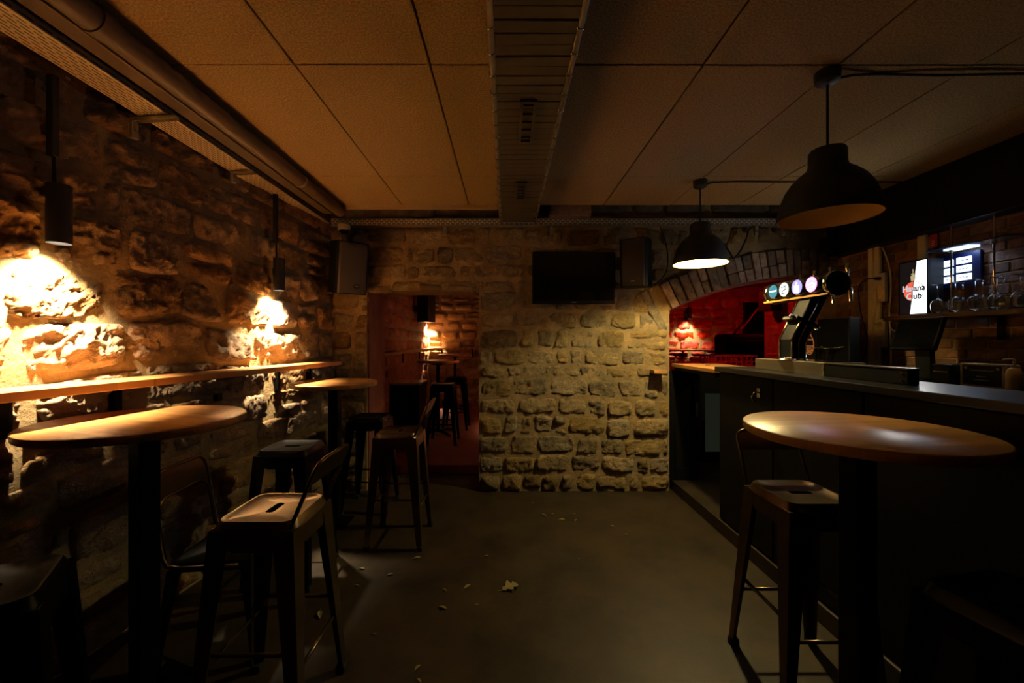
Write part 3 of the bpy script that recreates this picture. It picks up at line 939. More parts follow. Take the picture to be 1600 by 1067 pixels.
def make_stool(label, back, seat_h=0.80, hx=0.142, hy=0.142, m='gunmetal', splay=0.048):
    t = thing('bar_stool', label, 'stool', (0, 0, 0))
    z = seat_h
    mm = M[m]
    obj_from(seat_mesh(hx, hy, z), 'seat', mm, t)
    ap = MB()
    za = z - 0.105
    for k in range(4):
        a = k * PI / 2
        c, s = math.cos(a), math.sin(a)
        def R(x, y, zz): return (x * c - y * s, x * s + y * c, zz)
        H = hx + 0.010
        H2 = hx + 0.013
        ap.add([R(-H + .02, -H, z - .03), R(H - .02, -H, z - .03), R(H2 - .05, -H2, za + .02), R(H2 - .09, -H2, za), R(-H2 + .09, -H2, za), R(-H2 + .05, -H2, za + .02)], [(0, 1, 2, 3, 4, 5)])
    ap.build('apron', mm, t, fixn=False)
    for sx in (-1, 1):
        for sy in (-1, 1):
            l = leg_bm(sx, sy, hx + 0.011, hy + 0.011, 0.012, z - 0.03, splay, 0.078, 0.034).build('leg', mm, t, fixn=True)
            fx, fy = sx * (hx + 0.011 + splay - 0.016), sy * (hy + 0.011 + splay - 0.016)
            MB().box(fx - .02, fx + .02, fy - .02, fy + .02, 0.0, 0.03).build('foot_cap', M['rubber'], l, bevel=0.006)
    def e(zz): return hx + 0.008 + splay * (1 - zz / z)
    for (zz, ax) in ((0.27, 0), (0.34, 1)):
        w_ = e(zz) - 0.012
        for s in (-1, 1):
            p, q = ((-w_, s * w_, zz), (w_, s * w_, zz)) if ax == 0 else ((s * w_, -w_, zz), (s * w_, w_, zz))
            MB().tube([p, q], 0.008, 8).build('footrest', mm, t, smooth=True)
    if back:
        # back on +y side leaning out
        bh, lean = 0.215, 0.10
        yb = hy - 0.004
        xw = hx + 0.004
        path = []
        def bp(x_, s): return (x_, yb + lean * s, z - 0.02 + (bh + 0.02) * s)
        path = [bp(-xw, 0), bp(-xw, 0.4), bp(-xw, 0.8), bp(-xw + 0.006, 0.90), bp(-xw + 0.022, 0.97), bp(-xw + 0.045, 1.0), bp(0, 1.0),
                bp(xw - 0.045, 1.0), bp(xw - 0.022, 0.97), bp(xw - 0.006, 0.90), bp(xw, 0.8), bp(xw, 0.4), bp(xw, 0)]
        MB().tube(path, 0.0075, 8).build('back_frame', mm, t, smooth=True)
        bd = MB()
        x0 = xw - 0.004
        q = []
        for (x_, s) in ((-x0, 0.62), (-x0, 0.88), (-x0 + .03, 0.985), (x0 - .03, 0.985), (x0, 0.88), (x0, 0.62)):
            q.append(bp(x_, s))
        bd.add(q + [(a, b2 + 0.004, c) for (a, b2, c) in q], [(0, 1, 2, 3, 4, 5), (11, 10, 9, 8, 7, 6)] + [(i, (i + 1) % 6, (i + 1) % 6 + 6, i + 6) for i in range(6)])
        bd.build('backrest', mm, t)
    return t

sb = make_stool('gunmetal stool with low back in the left foreground, its seat lit warm', True)
sb.location = (-0.915, 1.585, 0)
sb.rotation_euler = (0, 0, -PI / 2)     # back to +x
sc = copy_tree(sb)
sc.location = (-0.79, 2.97, 0)
sc['label'] = 'gunmetal stool with low back standing in front of the doorway'
sa = copy_tree(sb)
sa.location = (1.275, 1.745, 0)
sa.rotation_euler = (0, 0, 0)
sa['label'] = 'gunmetal stool with low back tucked at the right table, by the bar counter'
s0 = make_stool('dark backless metal stool pushed to the left wall between the two wooden tables', False, m='blacksteel')
s0.location = (-1.345, 2.52, 0)
s1 = copy_tree(s0)
s1.location = (-1.20, 3.53, 0)
s1['label'] = 'dark backless metal stool behind the further table, in the far left corner'
s2 = copy_tree(s0)
s2.location = (-1.40, 1.055, 0)
s2.rotation_euler = (0, 0, math.radians(35))
s2['label'] = 'black backless metal stool cut off by the bottom left corner'
s3 = copy_tree(s0)
s3.location = (1.30, 0.99, 0)
s3.rotation_euler = (0, 0, math.radians(11))
s3['label'] = 'dim metal stool seat in the dark bottom right corner below the right table'
for (x, y, lab) in ((-0.86, 5.45, 'black stool in the rear room, nearest the doorway step'), (-0.80, 6.35, 'black stool in the rear room, behind another at the round table')):
    s = copy_tree(s0)
    s.location = (x, y, RFZ)
    s['label'] = lab
for s in (sb, sc, sa, s0, s1, s2, s3):
    s['group'] = 'metal stools in the bar room'

# low metal chair against the left wall under the near table
ct = thing('metal_chair', 'low gunmetal chair with rounded tube back under the near left table', 'chair', (-1.36, 2.0, 0), PI / 2 + 0.1)
obj_from(seat_mesh(0.18, 0.18, 0.45, hole=False), 'seat', M['blacksteel'], ct)  # black seat carries the darkness under the table in its colour
for sx in (-1, 1):
    for sy in (-1, 1):
        l = leg_bm(sx, sy, 0.185, 0.185, 0.012, 0.42, 0.035, 0.06, 0.03).build('leg', M['gunmetal'], ct)
        fx, fy = sx * 0.204, sy * 0.204
        MB().box(fx - .017, fx + .017, fy - .017, fy + .017, 0, 0.025).build('foot_cap', M['rubber'], l)
def bp(x_, s): return (x_, 0.185 + 0.07 * s, 0.43 + 0.42 * s)
path = [(-0.19, -0.12, 0.435), (-0.195, 0.12, 0.435), (-0.195, 0.175, 0.445), bp(-0.195, 0.12), bp(-0.195, 0.8), bp(-0.185, 0.92), bp(-0.15, 0.99), bp(0, 1.0), bp(0.15, 0.99), bp(0.185, 0.92), bp(0.195, 0.8), bp(0.195, 0.12), (0.195, 0.175, 0.445), (0.195, 0.12, 0.435), (0.19, -0.12, 0.435)]
MB().tube(path, 0.009, 8).build('back_frame', M['gunmetal'], ct, smooth=True)
q = [bp(x_, s) for (x_, s) in ((-0.188, 0.66), (-0.188, 0.86), (-0.15, 0.98), (0.15, 0.98), (0.188, 0.86), (0.188, 0.66), (0.14, 0.72), (-0.14, 0.72))]
MB().add(q + [(a, b2 + 0.004, c) for (a, b2, c) in q], [(7, 0, 1, 2), (7, 2, 3, 6), (6, 3, 4, 5), (10, 9, 8, 15), (14, 11, 10, 15), (13, 12, 11, 14)] + [(i, (i + 1) % 8, (i + 1) % 8 + 8, i + 8) for i in range(8)]).build('backrest', M['gunmetal'], ct)
path = [bp(-0.18, 0.1), bp(-0.18, 0.55), bp(-0.165, 0.66), bp(-0.13, 0.71), bp(0.13, 0.71), bp(0.165, 0.66), bp(0.18, 0.55), bp(0.18, 0.1)]
MB().tube(path, 0.007, 8).build('inner_frame', M['gunmetal'], ct, smooth=True)

# ------------------------------------------------------------------ bar counter
bc = thing('bar_counter', 'long black bar counter with a dark polished top on the right', 'bar counter', (1.61, 3.09, 0))
MB().box(0.03, 0.33, -4.4, -0.02, BFZ, 1.222).build('body', M['blackwood'], bc)
MB().box(-0.012, 0.39, -4.4, 0.0, 1.222, 1.258).build('counter_top', M['bartop'], bc, bevel=0.004)
for k in range(7):
    y0 = -0.02 - 0.62 * (k + 1) + 0.006
    MB().box(0.014, 0.03, y0, y0 + 0.608, BFZ + 0.012, 1.215).build('front_panel', M['blackwood'], bc, bevel=0.003, seg=1)
MB().box(0.33, 0.68, -4.4, -0.02, 0.98, 1.01).build('work_shelf', M['steel'], bc)
hk = MB().tube([(0.012, -0.51, 1.125), (-0.02, -0.51, 1.12), (-0.036, -0.51, 1.095), (-0.03, -0.51, 1.07), (-0.018, -0.51, 1.065)], 0.006, 8).build('coat_hook', M['chrome'], bc, smooth=True)
MB().box(0.006, 0.014, -0.525, -0.495, 1.09, 1.15).build('hook_plate', M['chrome'], hk)

bf = thing('bar_flap', 'light wooden counter flap bridging the gap between arch and bar counter', 'bar flap', (1.60, 3.10, 1.205))
MB().box(0, 0.45, 0.0, 0.80, 0, 0.032).build('board', M['ledge'], bf, bevel=0.003)
MB().box(0.02, 0.05, 0.02, 0.78, -0.03, 0).box(0.38, 0.41, 0.02, 0.78, -0.03, 0).build('batten', M['blackwood'], bf)
MB().cyl((0.2, 0.5, 0.032), 0.02, 0.002, 16).build('finger_ring', M['blacksteel'], bf)
bg = thing('bar_gate', 'black half door closing the gap under the wooden flap', 'door', (1.59, 3.92, BFZ))
MB().box(0, 0.28, 0, 0.03, 0.01, 1.07).build('door_panel', M['blackwood'], bg)
MB().box(0, 0.05, -0.012, 0, 0.01, 1.07).box(0.23, 0.28, -0.012, 0, 0.01, 1.07).box(0.05, 0.23, -0.012, 0, 0.99, 1.07).box(0.05, 0.23, -0.012, 0, 0.01, 0.12).build('door_frame', M['black'], bg, bevel=0.003)
MB().tube([(0.25, -0.012, 0.62), (0.25, -0.04, 0.63), (0.25, -0.04, 0.75), (0.25, -0.012, 0.76)], 0.006, 8).build('door_handle', M['steel'], bg, smooth=True)
wbk = MB().box(-0.06, 0.06, -0.06, 0.055, -0.016, 0.016).build('wood_block', M['ledge'], loc=(1.44, 3.815, 1.165), bevel=0.002)
tag(wbk, 'short pale wooden block on the stone wall, just left of the bar flap', 'block')

# drip tray
dt = thing('drip_tray', 'long steel drip tray box standing on the bar counter below the beer tap', 'drip tray', (1.75, 1.75, 1.258))
MB().box(0, 0.235, 0.465, 1.08, 0, 0.074).build('steel_box', M['steel'], dt, bevel=0.004)
MB().box(0.0, 0.05, 0.0, 0.462, 0, 0.072).build('unlit_box', M['matte'], dt, bevel=0.004)  # unlit stretch of the same steel box, its shade painted as black
MB().box(0.02, 0.215, 0.48, 1.06, 0.074, 0.077).build('grate_plate', M['chrome'], dt)
MB().box(-0.003, 0.052, -0.003, 0.465, 0.070, 0.075).build('trim_strip', M['steel'], dt)
for (yy, zz) in ((0.03, 0.05), (0.03, 0.02), (0.47, 0.04)):
    MB().cyl((-0.004, yy, zz), 0.006, 0.006, 10, 0).build('screw', M['chrome'], dt)

# beer tower
bt = thing('beer_tap', 'bent chrome edged beer tower with four glowing round badges on a horizontal drum', 'beer tap', (1.80, 2.53, 1.338))
prof = [(-0.042, 0.0), (0.042, 0.0), (0.042, 0.105), (0.185, 0.40), (0.10, 0.42), (-0.042, 0.125)]
MB().prism(prof, 1, -0.055, 0.055).build('column', M['matte'], bt, bevel=0.006)
for s in (-1, 1):
    MB().tube([(-0.042, s * 0.055, 0.0), (-0.042, s * 0.055, 0.125), (0.10, s * 0.055, 0.42)], 0.006, 8).build('chrome_edge', M['chrome'], bt, smooth=True)
    MB().tube([(0.0, s * 0.056, 0.0), (0.0, s * 0.056, 0.118), (0.143, s * 0.056, 0.41)], 0.004, 8).build('chrome_edge', M['chrome'], bt, smooth=True)
MB().tube([(0.042, -0.056, 0.0), (0.042, -0.056, 0.105), (0.09, -0.056, 0.2)], 0.004, 8).build('chrome_edge', M['chrome'], bt, smooth=True)
MB().lathe([(0.085, 0), (0.075, 0.012), (0.04, 0.016), (0.001, 0.016)], 32, (0.0, 0, -0.001)).build('base_collar', M['chrome'], bt, smooth=True)
cl = MB().box(-0.075, 0.075, -0.066, 0.066, -0.012, 0.012).build('clamp_ring', M['plastic_b'], bt, loc=(0.052, 0, 0.232), rot=(0, 0.42, 0), bevel=0.004)
for s in (-1, 1):
    MB().lathe([(0.001, -0.014), (0.012, -0.012), (0.016, 0), (0.012, 0.012), (0.001, 0.014)], 14, (s * 0.086, -0.03, 0.0), 0).build('clamp_knob', M['chrome'], cl, smooth=True)
# drum, local origin shift
dx, dz_ = 0.13, 0.453
MB().lathe([(0.001, -0.20), (0.060, -0.20), (0.072, -0.19), (0.072, 0.36), (0.060, 0.38), (0.001, 0.38)], 40, (dx, 0, dz_), 1).build('drum', M['plastic_b'], bt, smooth='angle')
MB().lathe([(0.074, -0.195), (0.076, -0.19), (0.076, -0.17), (0.074, -0.165)], 40, (dx, 0, dz_), 1).build('end_ring', M['chrome'], bt, smooth=True)
MB().lathe([(0.074, 0.345), (0.076, 0.35), (0.076, 0.375), (0.06, 0.384)], 40, (dx, 0, dz_), 1).build('end_ring', M['chrome'], bt, smooth=True)
MB().box(-0.012, 0.0, -0.20, 0.38, -0.012, 0.0).build('lower_rail', M['dim_gold'], bt, loc=(dx - 0.055, 0, dz_ - 0.055))
badges = [(2.78, 'e_blue', 'e_wht', 'blue badge face with a pale stripe'), (2.672, 'e_wht', 'ink', 'white glowing badge'),
          (2.553, 'e_violet', 'e_vwhite', 'violet glowing badge'), (2.432, 'e_pink', 'e_pinkw', 'pink glowing badge')]
for i, (yy, m1, m2, lab) in enumerate(badges):
    ly = yy - 2.53
    hb = MB().lathe([(0.050, 0.0), (0.050, -0.016), (0.046, -0.02), (0.045, -0.016)], 32, (dx - 0.066, ly, dz_ + 0.005), 0).build('badge_holder', M['chrome'], bt, smooth='angle')
    d = MB().cyl((dx - 0.0865, ly, dz_ + 0.005), 0.045, 0.004, 32, 0).build('badge', M[m1], bt)
    d['label'] = lab
    q = MB()
    xx = dx - 0.0880
    if i == 0:
        q.box(xx, xx + .001, ly - 0.036, ly + 0.036, dz_ + 0.0, dz_ + 0.012)
    elif i == 1:
        q.tube([(xx, ly + 0.02, dz_ + 0.02), (xx, ly - 0.016, dz_ + 0.026), (xx, ly - 0.018, dz_ + 0.004), (xx, ly + 0.012, dz_ - 0.004), (xx, ly + 0.016, dz_ - 0.022), (xx, ly - 0.02, dz_ - 0.018)], 0.0025, 6)
    elif i == 2:
        q.box(xx, xx + .001, ly - 0.022, ly - 0.010, dz_ - 0.03, dz_ + 0.012).box(xx, xx + .001, ly - 0.006, ly + 0.006, dz_ - 0.032, dz_ + 0.036).box(xx, xx + .001, ly + 0.010, ly + 0.022, dz_ - 0.03, dz_ + 0.016)
    else:
        for a0 in (0, PI):
            q.tube([(xx, ly + 0.033 * math.cos(a0 + t * 0.3), dz_ + 0.005 + 0.033 * math.sin(a0 + t * 0.3)) for t in range(9)], 0.002, 6)
        q.tube([(xx, ly + 0.025, dz_ + 0.0), (xx, ly, dz_ + 0.012), (xx, ly - 0.025, dz_ + 0.008)], 0.003, 6)
        q.tube([(xx, ly + 0.015, dz_ - 0.012), (xx, ly - 0.016, dz_ - 0.008)], 0.0025, 6)
    q.build('badge_motif', M[m2], d)
for k in range(4):
    yy = -0.12 + k * 0.13
    tp_ = MB().tube([(dx + 0.06, yy, dz_), (dx + 0.12, yy, dz_), (dx + 0.135, yy, dz_ - 0.03), (dx + 0.135, yy, dz_ - 0.10)], 0.009, 10).build('tap_spout', M['chrome'], bt, smooth=True)
    MB().tube([(dx + 0.115, yy, dz_ + 0.005), (dx + 0.115, yy, dz_ + 0.09), (dx + 0.115, yy, dz_ + 0.13)], [0.006, 0.008, 0.010], 10).build('tap_lever', M['chrome'], tp_, smooth=True)

# ------------------------------------------------------------------ back bar
bb = thing('back_bar', 'dark back bar cabinet against the brick wall behind the counter', 'cabinet', (2.64, 0.4, BFZ))
MB().box(0, 0.50, 0, 3.36, 0, 1.05).build('carcass', M['blackwood'], bb)
MB().box(-0.02, 0.515, 0, 3.38, 1.05, 1.08).build('worktop', M['black'], bb, bevel=0.003)
ZBB = BFZ + 1.08
for k in range(5):
    dd = MB().box(-0.018, 0, 0.02 + k * 0.67, 0.02 + k * 0.67 + 0.65, 0.05, 1.03).build('door', M['blackwood'], bb, bevel=0.003, seg=1)
    MB().box(-0.03, -0.018, 0.06 + k * 0.67, 0.075 + k * 0.67, 0.6, 0.75).build('handle', M['steel'], dd)

def ellipse_ring(q, c, ry, rz, r, a0=0, a1=2 * PI, n=24):
    q.tube([(c[0], c[1] + ry * math.cos(a0 + (a1 - a0) * k / n), c[2] + rz * math.sin(a0 + (a1 - a0) * k / n)) for k in range(n + 1)], r, 6)
    return q
co = thing('bottle_cooler', 'black counter cooler with an orange oval emblem, behind the beer tap', 'cooler', (2.72, 3.50, ZBB))
MB().box(0, 0.16, 0, 0.28, 0, 0.40).build('body', M['plastic_b'], co, bevel=0.01)
MB().box(-0.012, 0, 0.01, 0.27, 0.02, 0.39).build('door', M['black'], co, bevel=0.004)
q = MB()
ellipse_ring(q, (-0.013, 0.09, 0.24), 0.050, 0.085, 0.004)
ellipse_ring(q, (-0.013, 0.09, 0.24), 0.040, 0.060, 0.003, PI * 1.02, PI * 1.98)
for k in range(4):
    q.box(-0.014, -0.012, 0.045 + k * .005, 0.135 - k * .005, 0.225 - k * 0.018, 0.233 - k * 0.018)
q.box(-0.014, -0.012, 0.05, 0.13, 0.28, 0.292)
q.prism([(0.065, 0.325), (0.09, 0.375), (0.115, 0.325)], 0, -0.014, -0.012)
q.build('emblem', M['e_orange'], co)
cf = thing('counter_screen', 'flat glossy black box screen standing behind the beer tap', 'screen', (2.69, 3.15, ZBB))
MB().box(0, 0.085, 0, 0.325, 0.03, 0.46).build('housing', M['matte'], cf, bevel=0.006)
MB().box(-0.004, 0.0, 0.012, 0.313, 0.05, 0.445).build('screen', M['screen'], cf)
MB().box(0.01, 0.075, 0.08, 0.24, 0, 0.03).build('foot', M['plastic_b'], cf)
for (yy, rz, lab) in ((3.30, 0.4, 'shiny steel strainer lying before the black screen box, nearer one'), (3.42, -0.3, 'shiny steel strainer lying before the black screen box, further one')):
    t = thing('bar_strainer', lab, 'strainer', (2.635, yy, ZBB + 0.21), rz)
    MB().lathe([(0.001, 0), (0.03, 0.0), (0.034, 0.006), (0.03, 0.004), (0.001, 0.003)], 20).build('plate', M['chrome'], t, smooth=True)
    MB().tube([(0, -0.03, 0.004), (0, -0.08, 0.012), (0, -0.12, 0.016)], 0.005, 8).build('handle', M['chrome'], t, smooth=True)
    MB().tube([(0, 0, -0.21), (0, 0, 0)], 0.006, 8).build('stand', M['blacksteel'], t)
ps = thing('till_screen', 'black tilted till screen on a stand, below the illuminated sign', 'till', (2.80, 2.72, ZBB))
MB().box(-0.10, 0.10, -0.10, 0.10, 0, 0.02).build('base', M['plastic_b'], ps, bevel=0.006)
MB().prism([(0.02, 0.02), (0.06, 0.02), (0.05, 0.24), (0.01, 0.24)], 1, -0.05, 0.05).build('stand', M['plastic_b'], ps, bevel=0.005)
sc_ = MB().box(-0.015, 0.015, -0.15, 0.15, -0.115, 0.115).build('screen_housing', M['matte'], ps, bevel=0.008, loc=(-0.02, 0, 0.32), rot=(0, 0.32, 0))
MB().box(-0.017, -0.0145, -0.135, 0.135, -0.10, 0.10).build('screen', M['screen'], sc_)
pr = thing('receipt_printer', 'black receipt printer standing next to the till screen', 'printer', (2.76, 2.50, ZBB))
MB().box(-0.06, 0.09, -0.06, 0.06, 0, 0.13).build('body', M['plastic_b'], pr, bevel=0.012)
MB().box(-0.062, -0.055, -0.04, 0.04, 0.08, 0.086).build('paper_slot', M['white'], pr)
ra = thing('radio', 'small cream framed radio with a dark front on the back bar', 'radio', (2.74, 2.205, ZBB))
MB().box(0, 0.09, 0, 0.215, 0.004, 0.142).build('case', M['cream'], ra, bevel=0.008)
MB().box(-0.006, 0.004, 0.0, 0.215, 0.004, 0.016).box(-0.006, 0.004, 0.0, 0.215, 0.132, 0.142).box(-0.006, 0.004, 0.0, 0.012, 0.016, 0.132).box(-0.006, 0.004, 0.203, 0.215, 0.016, 0.132).build('front_frame', M['cream'], ra, bevel=0.002)
MB().box(-0.002, 0.0005, 0.012, 0.203, 0.016, 0.132).build('grille', M['plastic_b'], ra)
q = MB()
for (y0, y1, z) in ((0.07, 0.15, 0.045), (0.085, 0.135, 0.065), (0.05, 0.17, 0.10)):
    q.box(-0.003, -0.0015, y0, y1, z, z + 0.004)
q.build('dial_marks', M['galv'], ra)
for (yy, zz) in ((0.03, 0.115), (0.185, 0.115)):
    MB().cyl((-0.008, yy, zz), 0.008, 0.008, 12, 0).build('knob', M['galv'], ra)
so_ = thing('soap_dispenser', 'cream pump bottle standing at the right end beside the radio', 'bottle', (2.70, 2.135, ZBB))
MB().lathe([(0.001, 0), (0.03, 0), (0.031, 0.01), (0.031, 0.10), (0.022, 0.125), (0.012, 0.13), (0.012, 0.145), (0.001, 0.145)], 20).build('bottle', M['cream'], so_, smooth='angle')
MB().tube([(0, 0, 0.145), (0, 0, 0.172), (-0.008, 0.004, 0.176), (-0.045, 0.01, 0.172)], 0.006, 8).build('pump', M['cream'], so_, smooth=True)
ctm = thing('tip_box', 'dark box with a cream lid beside the pump bottle', 'box', (2.78, 1.98, ZBB))
MB().box(-0.05, 0.08, -0.07, 0.09, 0, 0.12).build('body', M['plastic_b'], ctm, bevel=0.004)
MB().box(-0.054, 0.084, -0.074, 0.094, 0.12, 0.14).build('lid', M['cream'], ctm, bevel=0.003)

# bulkhead above the back bar
bk = struct(MB().box(3.03, XR, -1.6, 3.80, CH + 0.80, ZC + 0.0).build('bulkhead_ceiling', M['black'], bevel=0.004))
sp = thing('projector', 'small black spot projector at the far end of the black bulkhead', 'projector', (2.985, 3.72, 2.36))
MB().box(-0.05, 0.045, -0.06, 0.06, -0.08, 0.05).build('body', M['plastic_b'], sp, bevel=0.012)
MB().cyl((-0.075, 0, -0.01), 0.03, 0.03, 16, 0).build('lens_tube', M['plastic_b'], sp, smooth='angle')
MB().box(0.02, 0.045, -0.015, 0.015, 0.05, 0.12).build('mount', M['plastic_b'], sp)

# cable trunking, sockets, cords on the brick wall
for (y0, y1, z0, z1, lab) in ((3.432, 3.484, ZBB, 2.25, 'pale vertical cable trunking on the brick wall, nearer the arch of the pair'),
                              (3.372, 3.426, ZBB, 2.25, 'pale vertical cable trunking carrying the socket strips, second of the pair'),
                              (3.0, 3.066, 1.66, 2.25, 'short pale cable trunking rising above the illuminated sign')):
    t = thing('cable_trunking', lab, 'trunking', (3.155, (y0 + y1) / 2, z0))
    MB().box(-0.022, -0.002, -(y1 - y0) / 2, (y1 - y0) / 2, 0, z1 - z0).build('channel', M['white'], t, bevel=0.003)
    MB().box(-0.026, -0.022, -(y1 - y0) / 2 + .006, (y1 - y0) / 2 - .006, 0, z1 - z0).build('cover', M['white'], t)
for (z0, lab) in ((1.78, 'white socket strip on the trunking with a black plug, upper of two'), (1.40, 'white socket strip low on the trunking near the back bar, lower of two')):
    t = thing('socket_strip', lab, 'sockets', (3.13, 3.34, z0))
    MB().box(-0.03, 0.0, -0.045, 0.03, 0, 0.235).build('housing', M['white'], t, bevel=0.004)
    for k in range(3):
        MB().lathe([(0.024, -0.0305), (0.026, -0.033), (0.027, -0.0305)], 20, (0, -0.007, 0.042 + k * 0.075), 0).cyl((-0.0315, -0.007, 0.042 + k * 0.075), 0.022, 0.001, 20, 0).build('socket', M['cream'], t)
pl = thing('power_plug', 'black plug and cord hanging from the upper socket strip', 'plug', (3.06, 3.333, 1.972))
MB().box(0.0, 0.04, -0.012, 0.012, -0.012, 0.012).build('plug_body', M['rubber'], pl, bevel=0.004)
_, pts_ = cable('cord', None, [(0.0, 0, 0), (-0.03, 0.05, 0.0), (-0.03, 0.12, -0.06), (0.0, 0.14, -0.25), (0.02, 0.10, -0.50), (0.0, 0.12, -0.70), (-0.02, 0.14, -0.79)], 0.005)
_.parent = pl
pl2 = thing('power_plug', 'pale plug and cord hanging from the lower socket strip', 'plug', (3.06, 3.333, 1.592))
MB().box(0.0, 0.04, -0.014, 0.014, -0.014, 0.014).build('plug_body', M['white'], pl2, bevel=0.004)
_, pts_ = cable('cord', None, [(0.0, 0, 0), (-0.03, -0.02, 0.02), (-0.02, -0.03, 0.2), (0.0, 0.0, 0.28), (0.01, 0.02, 0.1), (0.0, 0.03, -0.1), (-0.02, 0.03, -0.3), (-0.02, 0.04, -0.40)], 0.005, 'white')
_.parent = pl2
cable('bent_cable', 'pale cord curving down the brick wall beside the trunking', [(3.14, 3.36, 2.24), (3.13, 3.31, 2.15), (3.125, 3.27, 2.0), (3.125, 3.265, 1.85), (3.125, 3.28, 1.7), (3.12, 3.275, 1.66), (3.12, 3.265, 1.5), (3.12, 3.26, 1.3), (3.11, 3.26, 1.185)], 0.006, 'white')
cable('router_cord', 'pale looped cord below the shelf under the illuminated sign', [(3.10, 3.26, 1.76), (3.09, 3.24, 1.66), (3.08, 3.22, 1.56), (3.07, 3.16, 1.53), (3.06, 3.10, 1.54), (3.05, 3.04, 1.59)], 0.006, 'white')
rn = thing('safety_notice', 'small red notice with pale lines on the brick wall above the sign', 'notice', (3.152, 2.98, 2.18))
MB().box(-0.003, 0, -0.045, 0.04, -0.035, 0.06).build('sheet', M['redlabel'], rn)
MB().box(-0.0035, -0.0005, -0.03, 0.04, -0.055, -0.036).build('lower_strip', M['bluelabel'], rn)
q = MB()
for k in range(5):
    q.box(-0.0045, -0.003, 0.008, 0.034, -0.025 + k * 0.015, -0.018 + k * 0.015)
for k in range(3):
    q.box(-0.0045, -0.003, -0.025, -0.002, -0.02 + k * 0.014, -0.014 + k * 0.014)
q.build('print_lines', M['white'], rn)

# back shelf with glasses
sh = thing('back_shelf', 'brown wooden shelf on the brick wall carrying the sign and glasses', 'shelf', (2.97, 1.6, 1.612))
MB().box(0, 0.18, 0, 1.57, 0, 0.034).build('board', M['shelfwood'], sh, bevel=0.003)
for y in (0.3, 0.95, 1.5):
    MB().box(0.16, 0.18, y - .015, y + .015, -0.15, 0).box(0.03, 0.18, y - .015, y + .015, -0.008, 0).build('shelf_bracket', M['blacksteel'], sh)
for (yy, lab) in ((2.763, 'thin steel rod rising from the shelf beside the glowing reflection panel'), (2.52, 'thin steel rod rising from the shelf among the wine glasses')):
    t = thing('shelf_rod', lab, 'rod', (3.06, yy, 1.646))
    MB().tube([(0, 0, 0), (0, 0, 0.60)], 0.006, 10).build('rod', M['chrome'], t, smooth='angle')
    MB().lathe([(0.001, 0), (0.014, 0), (0.013, 0.006), (0.007, 0.009)], 16).build('foot', M['chrome'], t, smooth=True)
    MB().cyl((0, 0, 0.42), 0.014, 0.016, 14).build('shelf_clamp', M['steel'], t, smooth='angle')
gs = thing('glass_shelf', 'glass shelf with a glowing blue white strip under it, above the reflection panel', 'shelf', (3.0, 2.40, 2.085))
MB().box(0, 0.165, 0, 0.47, 0, 0.008).build('pane', M['frost'], gs)
MB().box(0.045, 0.125, 0.25, 0.40, -0.006, -0.001).build('light_strip', M['e_led'], gs)

def wine_profile():
    out = [(0.030, 0.0), (0.035, 0.025), (0.038, 0.05), (0.034, 0.078), (0.020, 0.097), (0.006, 0.108), (0.0035, 0.125), (0.0035, 0.185), (0.008, 0.194), (0.032, 0.198), (0.032, 0.200), (0.0005, 0.201)]
    inn = [(0.0005, 0.101), (0.018, 0.095), (0.032, 0.076), (0.0362, 0.05), (0.0332, 0.025), (0.0285, 0.0)]
    return inn + out
proto = MB().lathe(wine_profile(), 28).build('wine_glass', M['glass'], smooth=True)
ORD = ('first', 'second', 'third', 'fourth', 'fifth', 'sixth')
for (row, xx, y0, n) in (('front', 3.006, 2.80, 5), ('back', 3.113, 2.74, 4)):
    for i in range(n):
        o = proto
        if (row, i) != ('front', 0):
            o = proto.copy()
            COL.objects.link(o)
        o.location = (xx, y0 - i * 0.112, 1.6465)
        tag(o, 'clear wine glass standing upside down, %s from the lit sign in the %s row' % (ORD[i], row), 'glass', 'wine glasses upside down on the back shelf')

# reflection painted as a glowing panel on the brick wall
mb = thing('reflection_panel', 'blue panel with six glowing rows painted as a reflection on the brick wall', 'reflection', (3.14, 2.78, 1.83))
MB().box(0, 0.012, -0.12, 0.14, 0, 0.235).build('panel', M['reflection_blue'], mb, bevel=0.003)
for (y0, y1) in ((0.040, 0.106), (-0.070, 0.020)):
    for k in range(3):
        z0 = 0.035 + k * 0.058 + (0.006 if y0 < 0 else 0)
        rw = MB().box(-0.004, 0, y0, y1, z0, z0 + 0.044).build('glowing_row', M['e_reflection'], mb)
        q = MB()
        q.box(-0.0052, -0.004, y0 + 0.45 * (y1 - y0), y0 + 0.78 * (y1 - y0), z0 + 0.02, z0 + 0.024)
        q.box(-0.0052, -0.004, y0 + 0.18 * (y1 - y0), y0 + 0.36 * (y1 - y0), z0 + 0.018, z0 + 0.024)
        q.build('row_dash', M['reflection_blue'], rw)

# illuminated sign
SGW, SGH = 0.215, 0.40
sg = thing('illuminated_sign', 'lit box sign with black and white diagonal face and lettered red disc', 'sign', (3.0, 2.965, 1.646))
MB().box(0.004, 0.115, -SGW / 2, SGW / 2, 0, SGH).build('housing', M['plastic_b'], sg, bevel=0.004)
q = MB()
f_ = 0.008
q.box(-0.002, 0.006, -SGW / 2, SGW / 2, 0, f_).box(-0.002, 0.006, -SGW / 2, SGW / 2, SGH - f_, SGH).box(-0.002, 0.006, -SGW / 2, -SGW / 2 + f_, f_, SGH - f_).box(-0.002, 0.006, SGW / 2 - f_, SGW / 2, f_, SGH - f_)
q.build('frame', M['plastic_b'], sg)
